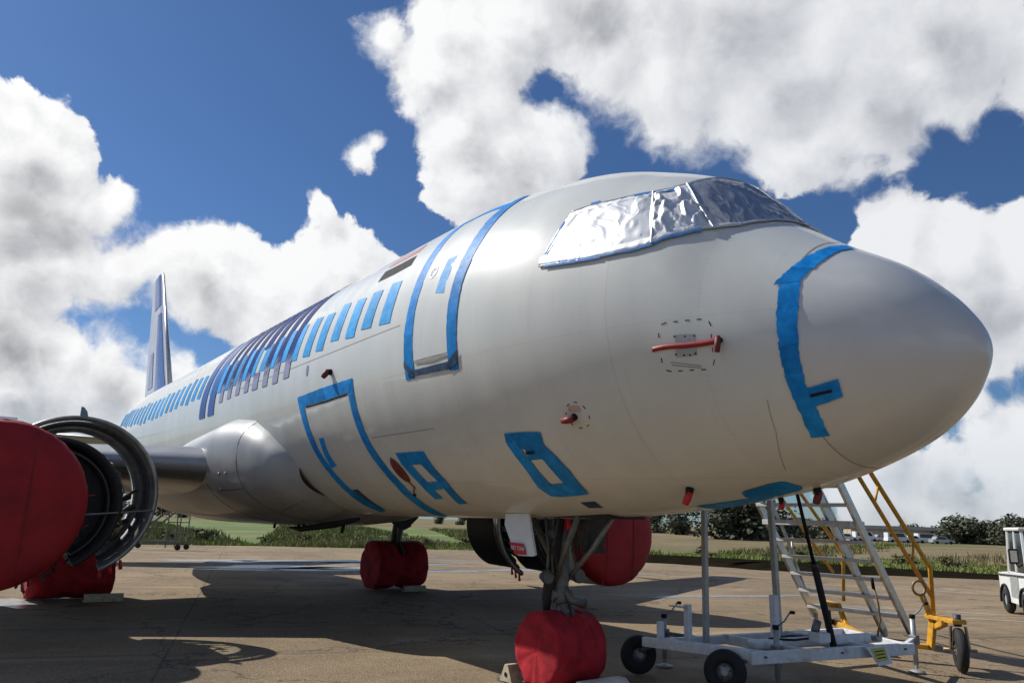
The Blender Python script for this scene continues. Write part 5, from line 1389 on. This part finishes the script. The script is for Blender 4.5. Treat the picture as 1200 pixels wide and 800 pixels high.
def verge_sheet(name, d0, d1, m, z):
    rows = []
    for i in range(90):
        t = 20 + 2.2 * i; p, nrm = edge_pt(t)
        dd = d1(t) + 2.5 * mnoise.noise(Vector((i * .35, 0, 2)))
        rows.append([p + nrm * d0 + Vector((0, 0, z)), p + nrm * (d0 + dd) * .5 + Vector((0, 0, z + .01)), p + nrm * dd + Vector((0, 0, z))])
    b2 = MB(); b2.grid(rows); o = b2.obj(name, m); o['kind'] = 'structure'
M['sward'] = leaf_mat('green_sward', (.10, .145, .030), (.23, .22, .085), .11)
verge_sheet('verge', .05, lambda t: 150 if t < 78 else max(9, 150 - (t - 78) * 9), M['sward'], -.022)
blades('verge_grass', 34000, verge_area(40, 190, .05, 15), .09, .32, .036, M['grass'], 'rough green grass along the edge of the apron', 'grass', seed=3, clump=3)
blades('field_tufts', 15000, verge_area(40, 100, 10, 90), .15, .55, .06, M['grass'], 'rough green and straw tufts in the field on the left', 'grass', seed=21, clump=2)
blades('dry_tufts', 12000, verge_area(40, 100, 6, 90, -.2), .2, .6, .05, M['drygrass'], 'pale dry tufts scattered through the left field', 'grass', seed=22, clump=2)
blades('dry_grass', 26000, verge_area(36, 200, 4, 40, -.1), .20, .55, .03, M['drygrass'], 'pale dry grass standing in the field behind the verge', 'grass', seed=9, clump=2)
blades('dry_verge', 9000, verge_area(40, 190, .0, 6, .12), .2, .5, .024, M['drygrass'], 'straw coloured stalks mixed into the verge grass', 'grass', seed=12, clump=2)

def crown_mesh(name, seed, R, H, m, n=520, leaf=.42, lobes=7, zmin=.12):
    rnd = random.Random(seed); vs = []; fs = []
    L = []
    for i in range(lobes):
        a = rnd.uniform(0, 2 * pi); rr = rnd.uniform(0, .62) * R; z = H * rnd.uniform(.10, .80)
        L.append((Vector((rr * cos(a), rr * sin(a), z)), R * rnd.uniform(.34, .58) * (1.1 - .3 * z / H), H * rnd.uniform(.15, .26)))
    for i in range(n):
        c, rx, rz = L[i % lobes]
        u = Vector((rnd.gauss(0, 1), rnd.gauss(0, 1), rnd.gauss(0, 1))).normalized() * (rnd.random() ** .35)
        p = c + Vector((u.x * rx, u.y * rx, u.z * rz))
        if p.z < H * zmin: p.z = H * zmin + rnd.random() * .3
        nrm = (u + Vector((rnd.gauss(0, .5), rnd.gauss(0, .5), rnd.gauss(0, .5) + .3))).normalized()
        x = nrm.orthogonal().normalized(); x = Matrix.Rotation(rnd.uniform(0, 6.28), 3, nrm) @ x; y = nrm.cross(x)
        s = leaf * rnd.uniform(.5, 1.25); o = len(vs)
        for (a, b2) in ((-1, -.4), (.1, -.8), (1, -.2), (.7, .6), (-.2, .9), (-.9, .4)):
            vs.append(tuple(p + x * a * s * rnd.uniform(.6, 1) + y * b2 * s * rnd.uniform(.6, 1) + nrm * rnd.uniform(-.15, .15) * s))
        fs += [(o, o + 1, o + 2), (o, o + 2, o + 3), (o, o + 3, o + 4), (o, o + 4, o + 5)]
    me = bpy.data.meshes.new(name); me.from_pydata(vs, [], fs); me.materials.append(m); me.update(); return me
def trunk_mesh(name, seed, H, r):
    rnd = random.Random(seed); b_ = MB(); top = Vector((rnd.gauss(0, .2), rnd.gauss(0, .2), H * .6))
    b_.tube([(0, 0, -.1), (top.x * .3, top.y * .3, H * .25), tuple(top)], [r, r * .75, r * .35], 8)
    for k in range(5):
        a = rnd.uniform(0, 6.28); z = H * rnd.uniform(.2, .5); q = Vector((top.x * z / H, top.y * z / H, z))
        b_.tube([q, q + Vector((cos(a) * H * .14, sin(a) * H * .14, H * .12)), q + Vector((cos(a) * H * .24, sin(a) * H * .24, H * .28))], [r * .4, r * .28, r * .1], 6)
    return b_.mesh(name, M['bark'])
CR = [crown_mesh('crown', 11 + i, 3.0 + .4 * (i % 3), 6.0 + .5 * (i % 2), M['leaf'], 1500, .27, 10 + i % 3, .06) for i in range(6)]
TK = [trunk_mesh('trunk', 31 + i, 6, .22) for i in range(6)]
def px_ground(px, py_, dist):
    """ground point at this distance from the camera in the direction of an image column"""
    d = (f_ * 880.7 + r2 * (px - 600) - u2 * (py_ - 400)).normalized()
    h = Vector((d.x, d.y, 0)).normalized(); return Vector((CAM.x, CAM.y, 0)) + h * dist
tree_kinds = ['tall', 'bushy', 'low', 'round', 'ragged', 'slim']
spots = []
tx_ = 990
lst = [(985, 112, 3.4), (998, 120, 3.8), (1012, 118, 3.2), (1024, 108, 3.9), (1038, 122, 3.5), (1050, 115, 3.6), (1062, 110, 4.3), (1074, 118, 3.7), (1086, 112, 4.1), (1098, 120, 3.6), (1108, 108, 5.0), (1120, 104, 6.6), (1128, 108, 5.9), (1138, 112, 5.1), (1147, 106, 5.3), (1158, 104, 6.2), (1168, 108, 5.7), (1178, 103, 6.1), (1190, 106, 6.0), (1202, 102, 6.3), (1216, 106, 5.8), (1235, 104, 6.2), (1255, 108, 6.0),
       (846, 70, 4.4), (860, 74, 5.6), (874, 70, 5.2), (888, 76, 5.0), (902, 84, 4.6), (918, 92, 4.3), (934, 98, 4.0), (950, 104, 4.0), (966, 108, 3.9), (976, 116, 3.8),
       (540, 150, 3.6), (515, 160, 3.4), (470, 150, 3.8), (800, 96, 4.2), (770, 110, 4.2), (720, 120, 4.0), (650, 130, 4.0), (210, 130, 3.6), (188, 140, 3.8), (150, 135, 3.4), (60, 140, 3.8), (1280, 104, 6)]
place = {0: 'behind the white vehicles', 1: 'right of the white vehicles', 2: 'beyond the nose wheels and posts', 3: 'far beyond the left verge'}
for i, (px, dist, hh) in enumerate(lst):
    dist *= 1.9; hh *= 1.08 if px > 980 else ((1.7 if px < 895 else 1.35) if px > 700 else 1.4)
    k = i % 6; p = px_ground(px, 620, dist)
    zone = 0 if 985 <= px < 1108 else (1 if px >= 1108 else (2 if px > 600 else 3))
    hdesc = 'tall' if hh > 7 else ('middling' if hh > 5.2 else 'low')
    order = sorted(q[0] for q in lst if (0 if 985 <= q[0] < 1108 else (1 if q[0] >= 1108 else (2 if q[0] > 600 else 3))) == zone).index(px)
    ordn = ['first', 'second', 'third', 'fourth', 'fifth', 'sixth', 'seventh', 'eighth', 'ninth', 'tenth', 'eleventh', 'twelfth', 'thirteenth', 'fourteenth', 'fifteenth', 'sixteenth'][order]
    t = thing('tree', '%s dark green tree, %s from the left %s' % (hdesc, ordn, place[zone]), 'tree', (p.x, p.y, -.03), 'dark trees of the far tree line')
    s = hh / 5.9; rz = random.uniform(0, 6.28)
    for nm, me in (('crown', CR[k]), ('trunk', TK[k])):
        o = bpy.data.objects.new(nm, me); COL.objects.link(o); o.parent = t; o.scale = (s * random.uniform(1.1, 1.6), s * random.uniform(1.1, 1.6), s); o.rotation_euler = (0, 0, rz)
        if nm == 'crown': o.location = (0, 0, -.10 * hh)
# low shrubs along the left verge
SH = [crown_mesh('shrub_foliage', 71 + i, .75, .8, M['leaf2'], 200, .10, 6, .03) for i in range(4)]
for i in range(34):
    t = 44 + i * 2.6 + random.uniform(-1, 1); p, nrm = edge_pt(t); p = p + nrm * random.uniform(.6, 7)
    o = bpy.data.objects.new('shrub', SH[i % 4]); COL.objects.link(o); o.location = (p.x, p.y, -.05); o.rotation_euler = (0, 0, random.uniform(0, 6)); s = random.uniform(.5, 1.15); o.scale = (s * 1.3, s * 1.3, s)
    tag(o, 'small olive brown shrub in the grass verge behind the aircraft', 'shrub', 'olive shrubs in the verge')
# painted shadow: near-black strip laid on the apron along the right verge
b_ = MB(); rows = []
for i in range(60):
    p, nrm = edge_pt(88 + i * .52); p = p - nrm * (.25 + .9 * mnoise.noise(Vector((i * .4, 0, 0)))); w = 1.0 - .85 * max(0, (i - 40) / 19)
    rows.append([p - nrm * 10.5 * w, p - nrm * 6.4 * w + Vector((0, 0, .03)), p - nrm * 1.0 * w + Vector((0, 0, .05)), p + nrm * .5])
b_.grid(rows); ob = b_.obj('shadow_strip', M['shade']); ob['kind'] = 'structure'
# pale farm tracks in the field
def track(name, d, t0, t1, w, m=M['track']):
    rows = []
    for i in range(40):
        p, nrm = edge_pt(t0 + (t1 - t0) * i / 39); p = p + nrm * (d + 1.2 * sin(i * .35)); rows.append([p + nrm * w / 2 + Vector((0, 0, .02)), p - nrm * w / 2 + Vector((0, 0, .02))])
    b2 = MB(); b2.grid(rows); o = b2.obj(name, m); o['kind'] = 'structure'
track('track', 62, 120, 420, 6); track('track', 120, 140, 560, 14)

# parked vehicles far off beyond the field
def car(px, dist, kind, label, col):
    p = px_ground(px, 630, dist); t = thing('parked_' + kind, label, kind, (p.x, p.y, -.03), 'white vehicles parked in front of the trees')
    L, Wd, H1, H2 = (4.4, 1.8, .85, 1.45) if kind == 'car' else (5.0, 1.9, 1.0, 1.95)
    d = Vector((r2.x, r2.y, 0)).normalized(); n = Vector((-d.y, d.x, 0)); o = Vector((p.x, p.y, 0))
    def P3(a, z): return o + d * a * L + n * (-Wd / 2) + Vector((0, 0, z))
    MB().prism([P3(-.5, .3), P3(.5, .3), P3(.49, H1 * .85), P3(.3, H1), P3(-.48, H1)], n, Wd).obj('body', col, t)
    if kind == 'car': gh = [P3(-.38, H1 + .005), P3(.25, H1 + .005), P3(.10, H2), P3(-.28, H2)]
    else: gh = [P3(-.48, H1 + .005), P3(.34, H1 + .005), P3(.22, H2), P3(-.48, H2)]
    MB().prism([q + n * .08 for q in gh], n, Wd - .16).obj('cabin', col, t)
    c = sum(gh, Vector()) / 4
    win = [c + (q - c) * .8 for q in gh]
    MB().prism([q + n * .07 for q in win], n, .02).obj('side_window', M['glass'], t); MB().prism([q + n * (Wd - .09) for q in win], n, .02).obj('side_window', M['glass'], t)
    for a in (-.31, .31):
        for e in (0, Wd):
            c2 = P3(a, .3) + n * e; MB().lathe([(-.1, .05), (-.1, .3), (.1, .3), (.1, .05)], c2, n, 14).obj('wheel', M['rubber'], t)
wh = mat('white_car_paint', (.75, .76, .78), .3, var=.05, coat=.5); sv = mat('silver_car_paint', (.42, .44, .46), .3, metal=.5, var=.05)
cars = [(992, 'car', 'white car parked leftmost in front of the far trees', wh), (1014, 'van', 'white van parked near the left end of the far vehicle row', wh), (1034, 'car', 'silver car parked right of the first white van', sv), (1052, 'van', 'white van parked in the middle of the far vehicle row', wh), (1070, 'car', 'white car parked right of the middle white van', wh), (1087, 'van', 'white van parked near the right end of the far vehicle row', wh), (1103, 'car', 'silver car parked last on the right of the far row', sv)]
for i, (px, kind, lab, colr) in enumerate(cars): car(px, 178 + (i % 3) * 4, kind, lab, colr)
car(160, 150, 'van', 'white van seen far off below the near wing', wh)
# distant sheds behind the vehicle row
for px, dist, w, h, lab in ((1050, 196, 22, 3.4, 'low grey roofed shed behind the parked vehicles'),):
    p = px_ground(px, 625, dist); t = thing('shed', lab, 'shed', (p.x, p.y, 0))
    d = Vector((r2.x, r2.y, 0)).normalized(); n = Vector((-d.y, d.x, 0)); R_ = Matrix((d, n, Vector((0, 0, 1)))).transposed()
    MB().box((p.x, p.y, h / 2 - .4), (w, 4, h - .8), R_).obj('wall', M['track'], t)
    e = Vector((p.x, p.y, 0)) - d * (w / 2 + .2)
    MB().prism([e - n * 2.4 + Vector((0, 0, h - .795)), e + n * 2.4 + Vector((0, 0, h - .795)), e + Vector((0, 0, h))], d, w + .4).obj('roof', M['dkgrey'], t)

# aluminium work stand behind the near wing
ws = thing('work_stand', 'grey metal work stand on the apron edge below the near wing', 'work stand', (-38, -1.5, 0))
base = px_ground(196, 640, 41)
d = Vector((r2.x, r2.y, 0)).normalized(); n = Vector((-d.y, d.x, 0))
ws.location = (base.x, base.y, 0)
def wp(a, b2, z): return base + d * a + n * b2 + Vector((0, 0, z))
for b2 in (0, 1.0):
    for a in (-.1, .5): MB().bar(wp(a, b2, .1), wp(a, b2, 2.0), .05, .05).obj('post', M['gearp'], ws)
    MB().bar(wp(-2.0, b2, .35), wp(.6, b2, .35), .08, .10).obj('base_rail', M['gearp'], ws)
    MB().bar(wp(-1.9, b2, .35), wp(-.1, b2, 1.9), .06, .08).obj('brace', M['gearp'], ws)
for z in (.8, 1.3, 1.8): MB().bar(wp(.5, 0, z), wp(.5, 1.0, z), .05, .05).obj('rung', M['gearp'], ws); MB().bar(wp(-.1, 0, z), wp(.5, 0, z), .05, .05).obj('rung', M['gearp'], ws)
for a in (-1.9, .5):
    for b2 in (0, 1.0): MB().lathe([(-.05, .02), (-.05, .13), (.05, .13), (.05, .02)], wp(a, b2, .13), n, 16).obj('wheel', M['rubber'], ws)

# puddles and worn paint on the apron
sheet('puddle', [blob(-24.0, 6.0, 5.0, 1.3, RAD(80)), blob(-25.5, 4.0, 4.0, 1.2, RAD(84)), blob(-28.5, 7.5, 4.5, 1.4, RAD(78)), blob(-22.4, 12.5, 2.4, .7, RAD(78)), blob(-29.5, 3.0, 3.0, 1.2, RAD(80)), blob(-26.8, 9.5, 4.5, .9, RAD(76)), blob(-22.3, 9.0, 3.0, .5, RAD(78)), blob(-23.5, 7.0, 5.5, .35, RAD(72)), blob(-27.5, 8.2, 4.5, .45, RAD(74)), blob(-24.5, 2.0, 3.0, .22, RAD(70)), blob(-29.0, 13.0, 5.0, .35, RAD(70)), blob(-16.2, -5.0, 1.6, .8, RAD(20)), blob(-11.8, 12.5, 3.5, .3, RAD(75))], M['water'], -.006)
sheet('worn_line', [rag_strip((-8.0, 12.0), (-1.0, 17.5), .10), rag_strip((-9.5, 12.6), (0.0, 20.0), .09), rag_strip((-20, 16), (-6, 24), .14)], M['linepaint'], -.0065)
